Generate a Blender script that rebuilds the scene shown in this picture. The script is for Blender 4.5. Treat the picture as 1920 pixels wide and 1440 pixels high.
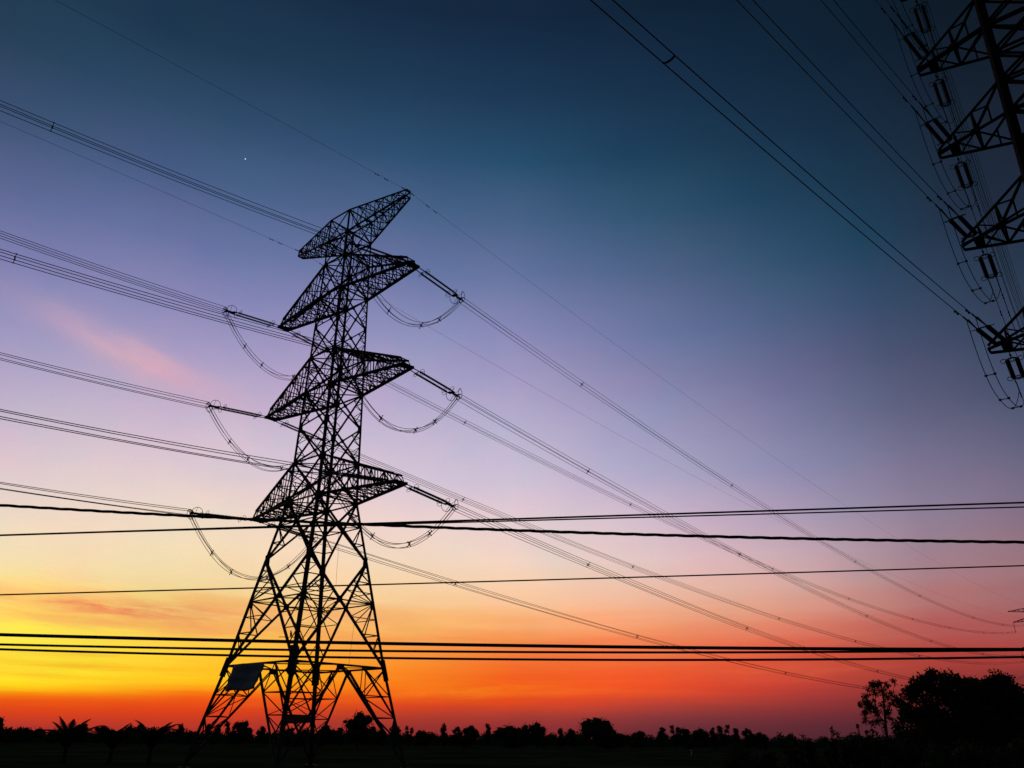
import bpy, math, random
import numpy as np
from mathutils import Vector, Matrix
S = bpy.context.scene
COL = S.collection
for _o in list(bpy.data.objects): bpy.data.objects.remove(_o)

# ------------------------------------------------------------------ camera
CAMH = 2.5
FPX, PITCH, ROLL = 1522.77, math.radians(23.6973), 0.00787
cam = bpy.data.cameras.new('camera'); cam.sensor_width = 36.0; cam.lens = 36.0*FPX/1920.0
cam.clip_start = 0.1; cam.clip_end = 20000
camo = bpy.data.objects.new('camera', cam); COL.objects.link(camo)
_X = Vector((1, 0, 0)); _U = Vector((0, -math.sin(PITCH), math.cos(PITCH))); _F = Vector((0, math.cos(PITCH), math.sin(PITCH)))
_cr, _sr = math.cos(ROLL), math.sin(ROLL)
_R = _X*_cr + _U*_sr; _UP = _U*_cr - _X*_sr
m = Matrix.Identity(4)
for i in range(3): m[i][0] = _R[i]; m[i][1] = _UP[i]; m[i][2] = -_F[i]; m[i][3] = (0, 0, CAMH)[i]
camo.matrix_world = m
S.camera = camo

def at(x, y, Y):
    """point at distance Y in front of the camera seen at pixel (x, y) of the 1920x1440 photograph"""
    d = _R*((x-960)/FPX) + _UP*(-(y-720)/FPX) + _F
    d = d*(Y/d.y)
    return Vector((d.x, d.y, d.z+CAMH))

# ------------------------------------------------------------------ view
S.view_settings.view_transform = 'Standard'; S.view_settings.look = 'None'
S.view_settings.exposure = 0.0; S.view_settings.gamma = 1.0; S.view_settings.use_curve_mapping = False
S.cycles.max_bounces = 4

# ------------------------------------------------------------------ world: dusk sky, colours by azimuth and elevation
ELS= [0, 0.5, 1, 1.5, 2, 2.3, 2.6, 2.85, 3.1, 3.4, 3.8, 4.3, 5, 6, 7, 8, 9.5, 11.5, 14, 17, 20, 23.5, 27, 31, 35, 39, 43, 48, 54]
AZS= [-42, -30, -20, -10, 0, 10, 20, 27, 34, 42]
SKY=[
  [(0.3852, 0.034, 0.0284), (0.4969, 0.0409, 0.0225), (0.7039, 0.0551, 0.0096), (0.8174, 0.083, 0.0065), (0.977, 0.4611, 0.0076), (1.0, 0.7234, 0.0165), (1.0, 0.8076, 0.0268), (1.0, 0.8129, 0.0318), (1.0, 0.8182, 0.0372), (1.0, 0.8254, 0.044), (1.0, 0.8381, 0.0524), (1.0, 0.8541, 0.0641), (1.0, 0.8269, 0.0872), (0.9802, 0.7191, 0.1412), (0.9636, 0.7472, 0.2872), (0.9475, 0.7531, 0.408), (0.9239, 0.7325, 0.5046), (0.8237, 0.6637, 0.5899), (0.6967, 0.5609, 0.62), (0.5384, 0.4402, 0.5924), (0.3949, 0.3386, 0.5436), (0.2693, 0.2569, 0.4833), (0.1775, 0.1878, 0.3955), (0.0888, 0.1204, 0.2581), (0.0394, 0.0756, 0.1526), (0.0183, 0.0484, 0.0936), (0.0152, 0.0423, 0.0802), (0.0151, 0.0421, 0.08), (0.0134, 0.0382, 0.0754)] ,
  [(0.3681, 0.0329, 0.029), (0.4448, 0.0375, 0.0266), (0.6002, 0.0479, 0.0149), (0.7453, 0.0648, 0.0084), (0.8486, 0.1016, 0.0059), (0.952, 0.2954, 0.0048), (1.0, 0.6733, 0.0117), (1.0, 0.7368, 0.0179), (1.0, 0.8034, 0.0258), (1.0, 0.8122, 0.0311), (1.0, 0.8195, 0.0386), (1.0, 0.8314, 0.0479), (1.0, 0.8506, 0.0614), (1.0, 0.8248, 0.089), (0.9817, 0.7166, 0.1309), (0.9674, 0.7406, 0.2489), (0.9463, 0.7507, 0.4121), (0.9127, 0.7249, 0.5208), (0.8, 0.6447, 0.6132), (0.6678, 0.5342, 0.6212), (0.5245, 0.4283, 0.5922), (0.3661, 0.3209, 0.5364), (0.2373, 0.2385, 0.4622), (0.1353, 0.1632, 0.3482), (0.0628, 0.1044, 0.2209), (0.0269, 0.0672, 0.1351), (0.0132, 0.0389, 0.0803), (0.0097, 0.0293, 0.0644), (0.0094, 0.0283, 0.0629)] ,
  [(0.3795, 0.0321, 0.0261), (0.45, 0.0363, 0.0241), (0.5638, 0.0435, 0.0173), (0.7165, 0.0544, 0.0099), (0.8114, 0.0766, 0.0079), (0.8709, 0.1067, 0.0069), (0.9373, 0.2036, 0.0062), (0.9807, 0.4043, 0.0076), (0.9956, 0.519, 0.0103), (0.9956, 0.5769, 0.015), (0.9953, 0.6126, 0.0209), (0.9951, 0.5899, 0.0261), (0.9952, 0.6193, 0.0446), (0.9909, 0.6465, 0.0863), (0.98, 0.6267, 0.149), (0.9686, 0.6253, 0.2302), (0.9547, 0.7049, 0.374), (0.9209, 0.72, 0.4825), (0.8333, 0.6645, 0.5907), (0.7059, 0.5656, 0.6528), (0.5796, 0.4709, 0.6229), (0.4182, 0.3539, 0.5641), (0.2641, 0.263, 0.4934), (0.1414, 0.1754, 0.3667), (0.0711, 0.1194, 0.2507), (0.0302, 0.0757, 0.1572), (0.0152, 0.044, 0.0934), (0.0086, 0.0253, 0.0579), (0.0084, 0.0247, 0.057)] ,
  [(0.2978, 0.0287, 0.0281), (0.3449, 0.0322, 0.0279), (0.4189, 0.0381, 0.0256), (0.5467, 0.0484, 0.0194), (0.7457, 0.0643, 0.0117), (0.8113, 0.0715, 0.0096), (0.8739, 0.0941, 0.008), (0.9046, 0.1344, 0.0081), (0.9315, 0.205, 0.0089), (0.9451, 0.2444, 0.0109), (0.9462, 0.2864, 0.016), (0.9475, 0.3119, 0.0218), (0.9493, 0.3519, 0.033), (0.9626, 0.439, 0.0732), (0.969, 0.5155, 0.1366), (0.9636, 0.5782, 0.2353), (0.9477, 0.6577, 0.3804), (0.9106, 0.6945, 0.5157), (0.8244, 0.6614, 0.6114), (0.6784, 0.5665, 0.6722), (0.5671, 0.4785, 0.6426), (0.4258, 0.3669, 0.5758), (0.2835, 0.2795, 0.5061), (0.1497, 0.1863, 0.3804), (0.0767, 0.129, 0.2633), (0.0274, 0.0812, 0.1669), (0.0146, 0.0452, 0.0999), (0.0082, 0.0231, 0.0552), (0.0076, 0.0215, 0.0518)] ,
  [(0.2267, 0.026, 0.0298), (0.2559, 0.0288, 0.0311), (0.304, 0.0336, 0.0322), (0.3989, 0.0436, 0.0307), (0.6251, 0.0566, 0.0188), (0.7366, 0.0616, 0.0142), (0.8099, 0.0638, 0.0113), (0.8462, 0.0701, 0.0106), (0.8701, 0.079, 0.0108), (0.8899, 0.0907, 0.0112), (0.9011, 0.1096, 0.0139), (0.9035, 0.1377, 0.0198), (0.9063, 0.1831, 0.03), (0.9278, 0.2768, 0.0686), (0.9489, 0.3954, 0.1355), (0.9488, 0.5141, 0.2452), (0.9328, 0.6162, 0.4055), (0.8861, 0.6615, 0.5589), (0.7851, 0.6286, 0.6414), (0.6139, 0.5352, 0.6724), (0.5096, 0.4491, 0.6347), (0.3848, 0.3464, 0.5587), (0.2599, 0.2652, 0.4823), (0.137, 0.1793, 0.3594), (0.0658, 0.1231, 0.2443), (0.0209, 0.0766, 0.1554), (0.0121, 0.0409, 0.0931), (0.0075, 0.0209, 0.0512), (0.0067, 0.0188, 0.0461)] ,
  [(0.1182, 0.0237, 0.0315), (0.1367, 0.0264, 0.0341), (0.1685, 0.0311, 0.0382), (0.2409, 0.0383, 0.0394), (0.3796, 0.0481, 0.0354), (0.4922, 0.0548, 0.0322), (0.6035, 0.0599, 0.0286), (0.6916, 0.0632, 0.0249), (0.7825, 0.0672, 0.0219), (0.8223, 0.0731, 0.021), (0.8602, 0.082, 0.021), (0.8634, 0.0985, 0.0273), (0.8609, 0.1254, 0.0389), (0.884, 0.2112, 0.0834), (0.8956, 0.3342, 0.1637), (0.896, 0.4243, 0.2522), (0.8716, 0.5237, 0.3958), (0.7786, 0.5552, 0.5513), (0.6117, 0.4929, 0.6014), (0.4345, 0.3978, 0.5809), (0.3447, 0.3251, 0.5255), (0.2488, 0.2433, 0.4345), (0.1574, 0.1865, 0.3604), (0.084, 0.1322, 0.2603), (0.0332, 0.0921, 0.1757), (0.0143, 0.0527, 0.1107), (0.0099, 0.0328, 0.074), (0.0059, 0.0175, 0.0409), (0.0057, 0.0165, 0.0384)] ,
  [(0.0835, 0.0201, 0.03), (0.0922, 0.0211, 0.0312), (0.1108, 0.0231, 0.0334), (0.1595, 0.0266, 0.034), (0.2274, 0.0313, 0.0344), (0.2788, 0.0355, 0.0358), (0.3346, 0.0395, 0.0367), (0.3841, 0.0427, 0.037), (0.4355, 0.046, 0.0374), (0.4844, 0.0504, 0.0389), (0.531, 0.0559, 0.0389), (0.5775, 0.0642, 0.0413), (0.6443, 0.0771, 0.0451), (0.6774, 0.1436, 0.0937), (0.6991, 0.2231, 0.1591), (0.7101, 0.2936, 0.2262), (0.6714, 0.3627, 0.3393), (0.5546, 0.3756, 0.4439), (0.4054, 0.3263, 0.4553), (0.2793, 0.2608, 0.4249), (0.2023, 0.2002, 0.3564), (0.1342, 0.1465, 0.2829), (0.0744, 0.115, 0.2328), (0.0351, 0.085, 0.164), (0.0149, 0.056, 0.1089), (0.0102, 0.0347, 0.0743), (0.0069, 0.0233, 0.0517), (0.0047, 0.0142, 0.0312), (0.0048, 0.0144, 0.0316)] ,
  [(0.0593, 0.0161, 0.0234), (0.0637, 0.0166, 0.0238), (0.0744, 0.0178, 0.0247), (0.0896, 0.0193, 0.0257), (0.1165, 0.022, 0.0273), (0.1438, 0.0248, 0.0291), (0.1748, 0.0278, 0.0309), (0.2035, 0.0305, 0.0325), (0.2351, 0.0334, 0.0342), (0.2725, 0.0368, 0.036), (0.3114, 0.0405, 0.0373), (0.3697, 0.0462, 0.0393), (0.4358, 0.0576, 0.0467), (0.4393, 0.09, 0.0809), (0.4393, 0.1266, 0.1186), (0.4381, 0.1681, 0.16), (0.4085, 0.2139, 0.2356), (0.3333, 0.2229, 0.292), (0.2556, 0.2088, 0.3153), (0.178, 0.1683, 0.2819), (0.1208, 0.1223, 0.22), (0.074, 0.0903, 0.1762), (0.0354, 0.0726, 0.1457), (0.0146, 0.053, 0.1047), (0.011, 0.0364, 0.0736), (0.0078, 0.0256, 0.0537), (0.0053, 0.0168, 0.0366), (0.0045, 0.0135, 0.0289), (0.0046, 0.0137, 0.0295)] ,
  [(0.0529, 0.0152, 0.0212), (0.0545, 0.0155, 0.0216), (0.059, 0.0164, 0.0226), (0.073, 0.0181, 0.024), (0.0993, 0.0209, 0.0257), (0.1172, 0.0227, 0.0268), (0.1369, 0.0245, 0.0278), (0.1545, 0.0261, 0.0287), (0.1734, 0.0278, 0.0296), (0.1975, 0.0298, 0.0308), (0.2381, 0.0334, 0.0326), (0.3186, 0.0412, 0.0364), (0.3581, 0.0554, 0.05), (0.351, 0.0812, 0.0814), (0.3372, 0.107, 0.1144), (0.3239, 0.1329, 0.1485), (0.3047, 0.162, 0.1879), (0.2376, 0.1556, 0.2072), (0.1803, 0.1508, 0.237), (0.1062, 0.1147, 0.1978), (0.0612, 0.081, 0.1468), (0.0383, 0.0582, 0.109), (0.0254, 0.0425, 0.081), (0.0155, 0.0275, 0.0537), (0.0117, 0.0214, 0.042), (0.0077, 0.016, 0.0312), (0.0048, 0.0113, 0.0225), (0.0044, 0.0115, 0.0236), (0.0044, 0.013, 0.0274)] ,
  [(0.0529, 0.0152, 0.0212), (0.0543, 0.0155, 0.0216), (0.0593, 0.0164, 0.0227), (0.0776, 0.0187, 0.0243), (0.1082, 0.0218, 0.0262), (0.1293, 0.0238, 0.0274), (0.1524, 0.0259, 0.0286), (0.1733, 0.0278, 0.0296), (0.1957, 0.0296, 0.0307), (0.2254, 0.0321, 0.032), (0.2944, 0.0389, 0.0353), (0.3601, 0.049, 0.0425), (0.3547, 0.0675, 0.0646), (0.3426, 0.0964, 0.1007), (0.3276, 0.1277, 0.1416), (0.3133, 0.1487, 0.1698), (0.2694, 0.1586, 0.1972), (0.2086, 0.1532, 0.2214), (0.1429, 0.1351, 0.2237), (0.077, 0.0941, 0.1676), (0.0451, 0.0659, 0.1219), (0.0287, 0.047, 0.0882), (0.0182, 0.0305, 0.0579), (0.0133, 0.0201, 0.0383), (0.0098, 0.0153, 0.0283), (0.0058, 0.01, 0.0182), (0.0044, 0.008, 0.0144), (0.0044, 0.0081, 0.0147), (0.0044, 0.009, 0.0173)] ,
]

world = bpy.data.worlds.new('World'); S.world = world; world.use_nodes = True
nt = world.node_tree; N = nt.nodes; Lk = nt.links
for n_ in list(N): N.remove(n_)
def nd(t, **kw):
    n_ = N.new(t)
    for k, v in kw.items(): setattr(n_, k, v)
    return n_
def mth(op, a, b=None, c=None, clamp=False):
    n_ = N.new('ShaderNodeMath'); n_.operation = op; n_.use_clamp = clamp
    for i, v in enumerate((a, b, c)):
        if v is None: continue
        if isinstance(v, (int, float)): n_.inputs[i].default_value = v
        else: Lk.new(v, n_.inputs[i])
    return n_.outputs[0]
tc = nd('ShaderNodeTexCoord'); sx = nd('ShaderNodeSeparateXYZ'); Lk.new(tc.outputs['Generated'], sx.inputs[0])
el = mth('MULTIPLY', mth('ARCSINE', sx.outputs['Z']), 180/math.pi)
az = mth('MULTIPLY', mth('ARCTAN2', sx.outputs['X'], sx.outputs['Y']), 180/math.pi)
def noise(vec, scale, detail=3, rough=.5):
    n_ = nd('ShaderNodeTexNoise'); Lk.new(vec, n_.inputs['Vector']); n_.inputs['Scale'].default_value = scale
    n_.inputs['Detail'].default_value = detail; n_.inputs['Roughness'].default_value = rough
    return n_.outputs['Fac']
def comb(x, y, z=0.0):
    n_ = nd('ShaderNodeCombineXYZ')
    for i, v in enumerate((x, y, z)):
        if isinstance(v, (int, float)): n_.inputs[i].default_value = v
        else: Lk.new(v, n_.inputs[i])
    return n_.outputs[0]
def mixc(fac, a, b, mode='MIX'):
    n_ = nd('ShaderNodeMix', data_type='RGBA', blend_type=mode)
    for sock, v in ((n_.inputs[0], fac), (n_.inputs[6], a), (n_.inputs[7], b)):
        if isinstance(v, (int, float)): sock.default_value = v
        elif isinstance(v, tuple): sock.default_value = (*v, 1)
        else: Lk.new(v, sock)
    return n_.outputs[2]
def band(v, c, w):      # smooth bump centred on c
    d = mth('DIVIDE', mth('SUBTRACT', v, c), w)
    return mth('EXPONENT', mth('MULTIPLY', mth('MULTIPLY', d, d), -1.0))
# thin horizontal cloud streaks bend the colour bands a little near the horizon
st = noise(comb(mth('MULTIPLY', az, .035), mth('MULTIPLY', el, .55)), 1.0, 5, .6)
st2 = noise(comb(mth('MULTIPLY', az, .10), mth('MULTIPLY', el, 1.6), 7.0), 1.0, 4, .6)
amp = mth('MULTIPLY', band(el, 7.5, 3.0), 2.6)
amp2 = mth('MULTIPLY', band(el, 4.2, 1.8), 1.0)
el2 = mth('ADD', el, mth('MULTIPLY', mth('SUBTRACT', st, .5), amp))
el2 = mth('ADD', el2, mth('MULTIPLY', mth('SUBTRACT', st2, .5), amp2))
fac = mth('DIVIDE', el2, 60.0, clamp=True)
prev = None
for i, a0 in enumerate(AZS):
    r = nd('ShaderNodeValToRGB'); e = r.color_ramp.elements
    while len(e) > 1: e.remove(e[-1])
    e[0].position = ELS[0]/60; e[0].color = (*SKY[i][0], 1)
    for j in range(1, len(ELS)):
        q = e.new(ELS[j]/60); q.color = (*SKY[i][j], 1)
    Lk.new(fac, r.inputs[0])
    if prev is None: prev = r.outputs[0]
    else:
        t = mth('DIVIDE', mth('SUBTRACT', az, AZS[i-1]), a0-AZS[i-1], clamp=True)
        prev = mixc(t, prev, r.outputs[0])
sky = prev
# orange cloud wisps left of and behind the pylon, low in the sky
w1 = noise(comb(mth('MULTIPLY', az, .09), mth('MULTIPLY', mth('ADD', el, mth('MULTIPLY', az, .05)), .75), 3.0), 1.0, 5, .62)
w1 = mth('MULTIPLY', mth('MULTIPLY', mth('SUBTRACT', w1, .42), 6.0, clamp=True), mth('MULTIPLY', band(el, 7.1, 1.35), band(az, -20.0, 15.0)))
sky = mixc(mth('MULTIPLY', w1, .85, clamp=True), sky, (.90, .36, .12))
w3 = noise(comb(mth('MULTIPLY', az, .06), mth('MULTIPLY', mth('ADD', el, mth('MULTIPLY', az, -.02)), 1.0), 41.0), 1.0, 5, .6)
w3 = mth('MULTIPLY', mth('MULTIPLY', mth('SUBTRACT', w3, .46), 6.0, clamp=True), mth('MULTIPLY', band(el, 5.9, .9), band(az, 0.0, 13.0)))
sky = mixc(mth('MULTIPLY', w3, .6, clamp=True), sky, (.82, .20, .08))
# dark orange bands low on the right of the sun
w2 = noise(comb(mth('MULTIPLY', az, .05), mth('MULTIPLY', el, 1.3), 11.0), 1.0, 5, .6)
w2 = mth('MULTIPLY', mth('MULTIPLY', mth('SUBTRACT', w2, .50), 5.0, clamp=True), mth('MULTIPLY', band(el, 3.8, 1.5), band(az, -16.0, 22.0)))
sky = mixc(mth('MULTIPLY', w2, .55), sky, (.90, .22, .02))
# one long rosy cloud high on the left
ca, ce = mth('SUBTRACT', az, -26.8), mth('SUBTRACT', el, 22.7)
along = mth('ADD', mth('MULTIPLY', ca, .97), mth('MULTIPLY', ce, -.25))
across = mth('ADD', mth('MULTIPLY', ca, .25), mth('MULTIPLY', ce, .97))
wob = mth('MULTIPLY', mth('SUBTRACT', noise(comb(mth('MULTIPLY', along, .25), mth('MULTIPLY', across, .5), 5.0), 1.0, 4, .6), .5), 1.8)
across = mth('ADD', across, wob)
cl = mth('MULTIPLY', band(along, 0.0, 5.6), band(across, 0.0, .95))
cl = mth('MULTIPLY', cl, mth('ADD', .55, noise(comb(mth('MULTIPLY', along, .4), across, 9.0), 1.0, 4, .6)))
sky = mixc(mth('MULTIPLY', cl, .80, clamp=True), sky, (.68, .40, .50))
# separate long streaks low in the glow
def streak(azc, elc, L_, W_, sl, seed, k, col, base):
    a_ = mth('SUBTRACT', az, azc); e_ = mth('SUBTRACT', mth('SUBTRACT', el, elc), mth('MULTIPLY', a_, sl))
    n_ = noise(comb(mth('MULTIPLY', a_, .16), mth('MULTIPLY', e_, 1.1), seed), 1.0, 5, .62)
    e_ = mth('ADD', e_, mth('MULTIPLY', mth('SUBTRACT', n_, .5), W_*1.6))
    tx = noise(comb(mth('MULTIPLY', a_, .3), mth('MULTIPLY', e_, 2.6), seed+3.0), 1.0, 5, .65)
    k = k*1.2
    t_ = mth('MULTIPLY', mth('MULTIPLY', band(a_, 0.0, L_), band(e_, 0.0, W_)), mth('MULTIPLY', mth('SUBTRACT', tx, .22), 2.1))
    return mixc(mth('MULTIPLY', t_, k, clamp=True), base, col)
sky = streak(-25.0, 7.25, 6.5, .50, -.045, 2.0, 1.15, (.86, .27, .11), sky)
sky = streak(-19.5, 6.45, 7.5, .50, -.02, 12.0, .75, (.90, .34, .12), sky)
sky = streak(-12.0, 7.3, 7.0, .50, .03, 23.0, .55, (.90, .42, .18), sky)
sky = streak(-4.0, 6.2, 5.5, .30, .01, 31.0, .6, (.88, .24, .07), sky)
sky = streak(-25.0, 3.95, 8.0, .22, -.01, 44.0, .55, (.95, .42, .012), sky)
sky = streak(-28.0, 3.25, 6.0, .13, .0, 54.0, .35, (.93, .36, .01), sky)
sky = streak(-3.0, 3.0, 8.0, .45, .02, 61.0, .5, (.98, .27, .012), sky)
sky = streak(17.0, 4.1, 7.0, .5, .03, 71.0, .45, (.72, .12, .05), sky)
sky = streak(8.0, 4.9, 7.0, .35, .0, 81.0, .4, (.85, .17, .06), sky)
# faint blotches of tint over the whole upper sky
b1 = noise(comb(mth('MULTIPLY', az, .11), mth('MULTIPLY', el, .16), 20.0), 1.0, 4, .6)
b2 = noise(comb(mth('MULTIPLY', az, .12), mth('MULTIPLY', el, .17), 33.0), 1.0, 4, .6)
tint = comb(mth('ADD', .80, mth('MULTIPLY', b1, .40)), mth('ADD', .91, mth('MULTIPLY', b2, .18)), 1.0)
sky = mixc(1.0, sky, tint, 'MULTIPLY')
g1 = noise(comb(az, el), 7.0, 2, .7)
g1v = mth('ADD', .955, mth('MULTIPLY', g1, .09))
sky = mixc(1.0, sky, comb(g1v, g1v, g1v), 'MULTIPLY')
# night side: away from the sunset the sky is already dark
back = mth('DIVIDE', mth('SUBTRACT', mth('ABSOLUTE', az), 46.0), 40.0, clamp=True)
zen = mth('DIVIDE', mth('SUBTRACT', el, 56.0), 20.0, clamp=True)
sky = mixc(mth('MAXIMUM', back, zen), sky, (.014, .020, .032))
below = mth('DIVIDE', mth('MULTIPLY', el, -1.0), 1.5, clamp=True)
sky = mixc(below, sky, (.004, .004, .004))
bg = nd('ShaderNodeBackground'); bg.inputs['Strength'].default_value = 1.0
Lk.new(sky, bg.inputs['Color'])
wo = nd('ShaderNodeOutputWorld'); Lk.new(bg.outputs[0], wo.inputs['Surface'])

# ------------------------------------------------------------------ last light of the sun, just at the horizon on the left
sun = bpy.data.lights.new('sun', 'SUN'); sun.energy = .08; sun.angle = math.radians(1.5); sun.color = (1, .55, .25)
so = bpy.data.objects.new('sun', sun); COL.objects.link(so)
_a, _e = math.radians(-27), math.radians(1.0)
_d = Vector((math.sin(_a)*math.cos(_e), math.cos(_a)*math.cos(_e), math.sin(_e)))
so.rotation_euler = _d.to_track_quat('Z', 'Y').to_euler(); so.location = (-60, 60, 40)

# ------------------------------------------------------------------ materials
def mat(name, col, rough=.7, metal=0.0, nscale=4.0, var=.25, bump=0.0, spec=.3):
    m_ = bpy.data.materials.new(name); m_.use_nodes = True
    t = m_.node_tree; b = t.nodes['Principled BSDF']
    b.inputs['Roughness'].default_value = rough; b.inputs['Metallic'].default_value = metal
    b.inputs['Specular IOR Level'].default_value = spec
    c = t.nodes.new('ShaderNodeTexCoord'); n_ = t.nodes.new('ShaderNodeTexNoise')
    n_.inputs['Scale'].default_value = nscale; n_.inputs['Detail'].default_value = 4
    t.links.new(c.outputs['Object'], n_.inputs['Vector'])
    r = t.nodes.new('ShaderNodeValToRGB')
    r.color_ramp.elements[0].position = .3; r.color_ramp.elements[1].position = .7
    r.color_ramp.elements[0].color = (*[v*(1-var) for v in col], 1)
    r.color_ramp.elements[1].color = (*[v*(1+var) for v in col], 1)
    t.links.new(n_.outputs['Fac'], r.inputs[0]); t.links.new(r.outputs[0], b.inputs['Base Color'])
    if bump:
        bp = t.nodes.new('ShaderNodeBump'); bp.inputs['Strength'].default_value = bump
        t.links.new(n_.outputs['Fac'], bp.inputs['Height']); t.links.new(bp.outputs[0], b.inputs['Normal'])
    return m_
M_STEEL = mat('weathered_galvanised_steel', (.055, .052, .052), .85, .0, 1.5, .35)
M_DARK = mat('silhouette_dark_steel', (.022, .021, .021), .9, .0, 1.5, .3, spec=.1)  # near pylon's steel: backlit silhouette shade put into the base colour, not paint
M_WIRE = mat('aged_aluminium_wire', (.10, .10, .11), .8, .0, 1.0, .2, spec=.15)
M_INS = mat('brown_porcelain', (.07, .04, .035), .5, 0, 3.0, .2, spec=.2)
M_HW = mat('line_hardware_steel', (.09, .09, .09), .7, .0, 6.0, .3)
M_RUB = mat('black_cable_sheath', (.03, .03, .03), .75, 0, 5.0, .2, spec=.2)
M_SHEET = mat('blue_grey_tarpaulin', (.20, .26, .30), .85, 0, 1.2, .2)
M_CONC = mat('stained_concrete', (.09, .085, .075), .9, 0, 3.0, .3, .3)
M_FIELD = mat('field_grass_ground', (.035, .045, .020), 1.0, 0, .06, .6, .3, spec=0)
M_LEAF = mat('dark_leaves', (.045, .070, .025), .9, 0, .8, .45, spec=.05)
M_LEAF2 = mat('dry_olive_leaves', (.075, .080, .030), .9, 0, .8, .4, spec=.05)
M_BARK = mat('brown_bark', (.07, .05, .035), .95, 0, 3.0, .4, .4, spec=.05)
M_FEATHER = mat('dark_feathers', (.03, .025, .02), .8, 0, 8.0, .3)
M_WHITE = mat('white_paint', (.75, .75, .72), .6, 0, 4.0, .05)
M_ROPE = mat('old_rope', (.10, .08, .05), .95, 0, 9.0, .2, spec=.05)

# ------------------------------------------------------------------ mesh helpers
class MB:
    def __init__(s): s.v = []; s.f = []
    def bar(s, a, b, w, t=None, ref=None):
        """square or flat bar from a to b, w wide, t thick"""
        t = w if t is None else t
        a = Vector(a); b = Vector(b); d = b-a
        if d.length < 1e-4: return
        d.normalize()
        up = Vector(ref) if ref is not None else (Vector((0, 0, 1)) if abs(d.z) < .9 else Vector((1, 0, 0)))
        x = d.cross(up)
        if x.length < 1e-3: x = d.cross(Vector((1, .3, .2)))
        x.normalize(); y = d.cross(x).normalized()
        x = x*(w/2); y = y*(t/2); k = len(s.v)
        for P in (a, b):
            for sx_, sy_ in ((-1, -1), (1, -1), (1, 1), (-1, 1)): s.v.append(tuple(P+x*sx_+y*sy_))
        s.f += [(k, k+1, k+2, k+3), (k+7, k+6, k+5, k+4)] + [(k+i, k+4+i, k+4+(i+1) % 4, k+(i+1) % 4) for i in range(4)]
    def angle(s, a, b, w, t, out):
        """L section whose corner looks along out"""
        a = Vector(a); b = Vector(b); d = (b-a)
        if d.length < 1e-4: return
        d.normalize(); o = Vector(out); o = (o-d*o.dot(d)).normalized(); q = d.cross(o)
        x = (o+q).normalized(); y = (o-q).normalized()
        prof = [(0, 0), (-w, 0), (-w, -t), (-t, -t), (-t, -w), (0, -w)]; k = len(s.v); n = 6
        for P in (a, b):
            for px, py in prof: s.v.append(tuple(P+x*(px+w*.3)+y*(py+w*.3)))
        s.f += [tuple(k+i for i in range(n))[::-1], tuple(k+n+i for i in range(n))]
        s.f += [(k+i, k+(i+1) % n, k+n+(i+1) % n, k+n+i) for i in range(n)]
    def box(s, c, x, y, z):
        c = Vector(c); x = Vector(x); y = Vector(y); z = Vector(z); k = len(s.v)
        for a_, b_, c_ in ((-1, -1, -1), (1, -1, -1), (1, 1, -1), (-1, 1, -1), (-1, -1, 1), (1, -1, 1), (1, 1, 1), (-1, 1, 1)):
            s.v.append(tuple(c+x*a_+y*b_+z*c_))
        s.f += [tuple(k+i for i in q) for q in ((3, 2, 1, 0), (4, 5, 6, 7), (0, 1, 5, 4), (1, 2, 6, 5), (2, 3, 7, 6), (3, 0, 4, 7))]
    def tube(s, pts, r, n=5, cap=True, closed=False):
        pts = [Vector(p_) for p_ in pts]; k = len(s.v); m_ = len(pts)
        rr = r if isinstance(r, (list, tuple)) else [r]*m_
        prevx = None
        for i, P in enumerate(pts):
            if closed: d = pts[(i+1) % m_]-pts[i-1]
            else: d = pts[min(i+1, m_-1)]-pts[max(i-1, 0)]
            d.normalize()
            if prevx is None:
                x = d.cross(Vector((0, 0, 1)) if abs(d.z) < .95 else Vector((1, 0, 0)))
            else: x = prevx-d*prevx.dot(d)
            x.normalize(); prevx = x; y = d.cross(x)
            for j in range(n):
                a_ = 2*math.pi*j/n
                s.v.append(tuple(P+(x*math.cos(a_)+y*math.sin(a_))*rr[i]))
        rng = m_ if closed else m_-1
        for i in range(rng):
            for j in range(n):
                a_ = k+i*n; b_ = k+((i+1) % m_)*n
                s.f.append((a_+j, a_+(j+1) % n, b_+(j+1) % n, b_+j))
        if cap and not closed:
            s.f.append(tuple(k+j for j in range(n))[::-1]); s.f.append(tuple(k+(m_-1)*n+j for j in range(n)))
    def ring(s, c, nrm, R, r, n=18, m_=5, ax=None, sx_=1.0):
        nrm = Vector(nrm).normalized()
        x = Vector(ax) if ax is not None else nrm.cross(Vector((0, 0, 1)) if abs(nrm.z) < .9 else Vector((1, 0, 0)))
        x = (x-nrm*x.dot(nrm)).normalized(); y = nrm.cross(x)
        s.tube([Vector(c)+x*(R*sx_*math.cos(2*math.pi*i/n))+y*(R*math.sin(2*math.pi*i/n)) for i in range(n)], r, m_, closed=True)
    def build(s, name, material, parent=None, smooth=False):
        me = bpy.data.meshes.new(name); me.from_pydata(s.v, [], s.f); me.update()
        me.materials.append(material)
        if smooth: me.polygons.foreach_set('use_smooth', [True]*len(me.polygons))
        o = bpy.data.objects.new(name, me); COL.objects.link(o)
        if parent is not None: o.parent = parent
        return o
def tag(o, label=None, cat=None, group=None, kind=None):
    if label: o['label'] = label
    if cat: o['category'] = cat
    if group: o['group'] = group
    if kind: o['kind'] = kind
    return o
def empty(name, loc=(0, 0, 0), label=None, cat=None, group=None):
    o = bpy.data.objects.new(name, None); COL.objects.link(o); o.location = loc; o.empty_display_size = .5
    return tag(o, label, cat, group)
def lerp(a, b, t): return Vector(a)*(1-t)+Vector(b)*t

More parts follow.
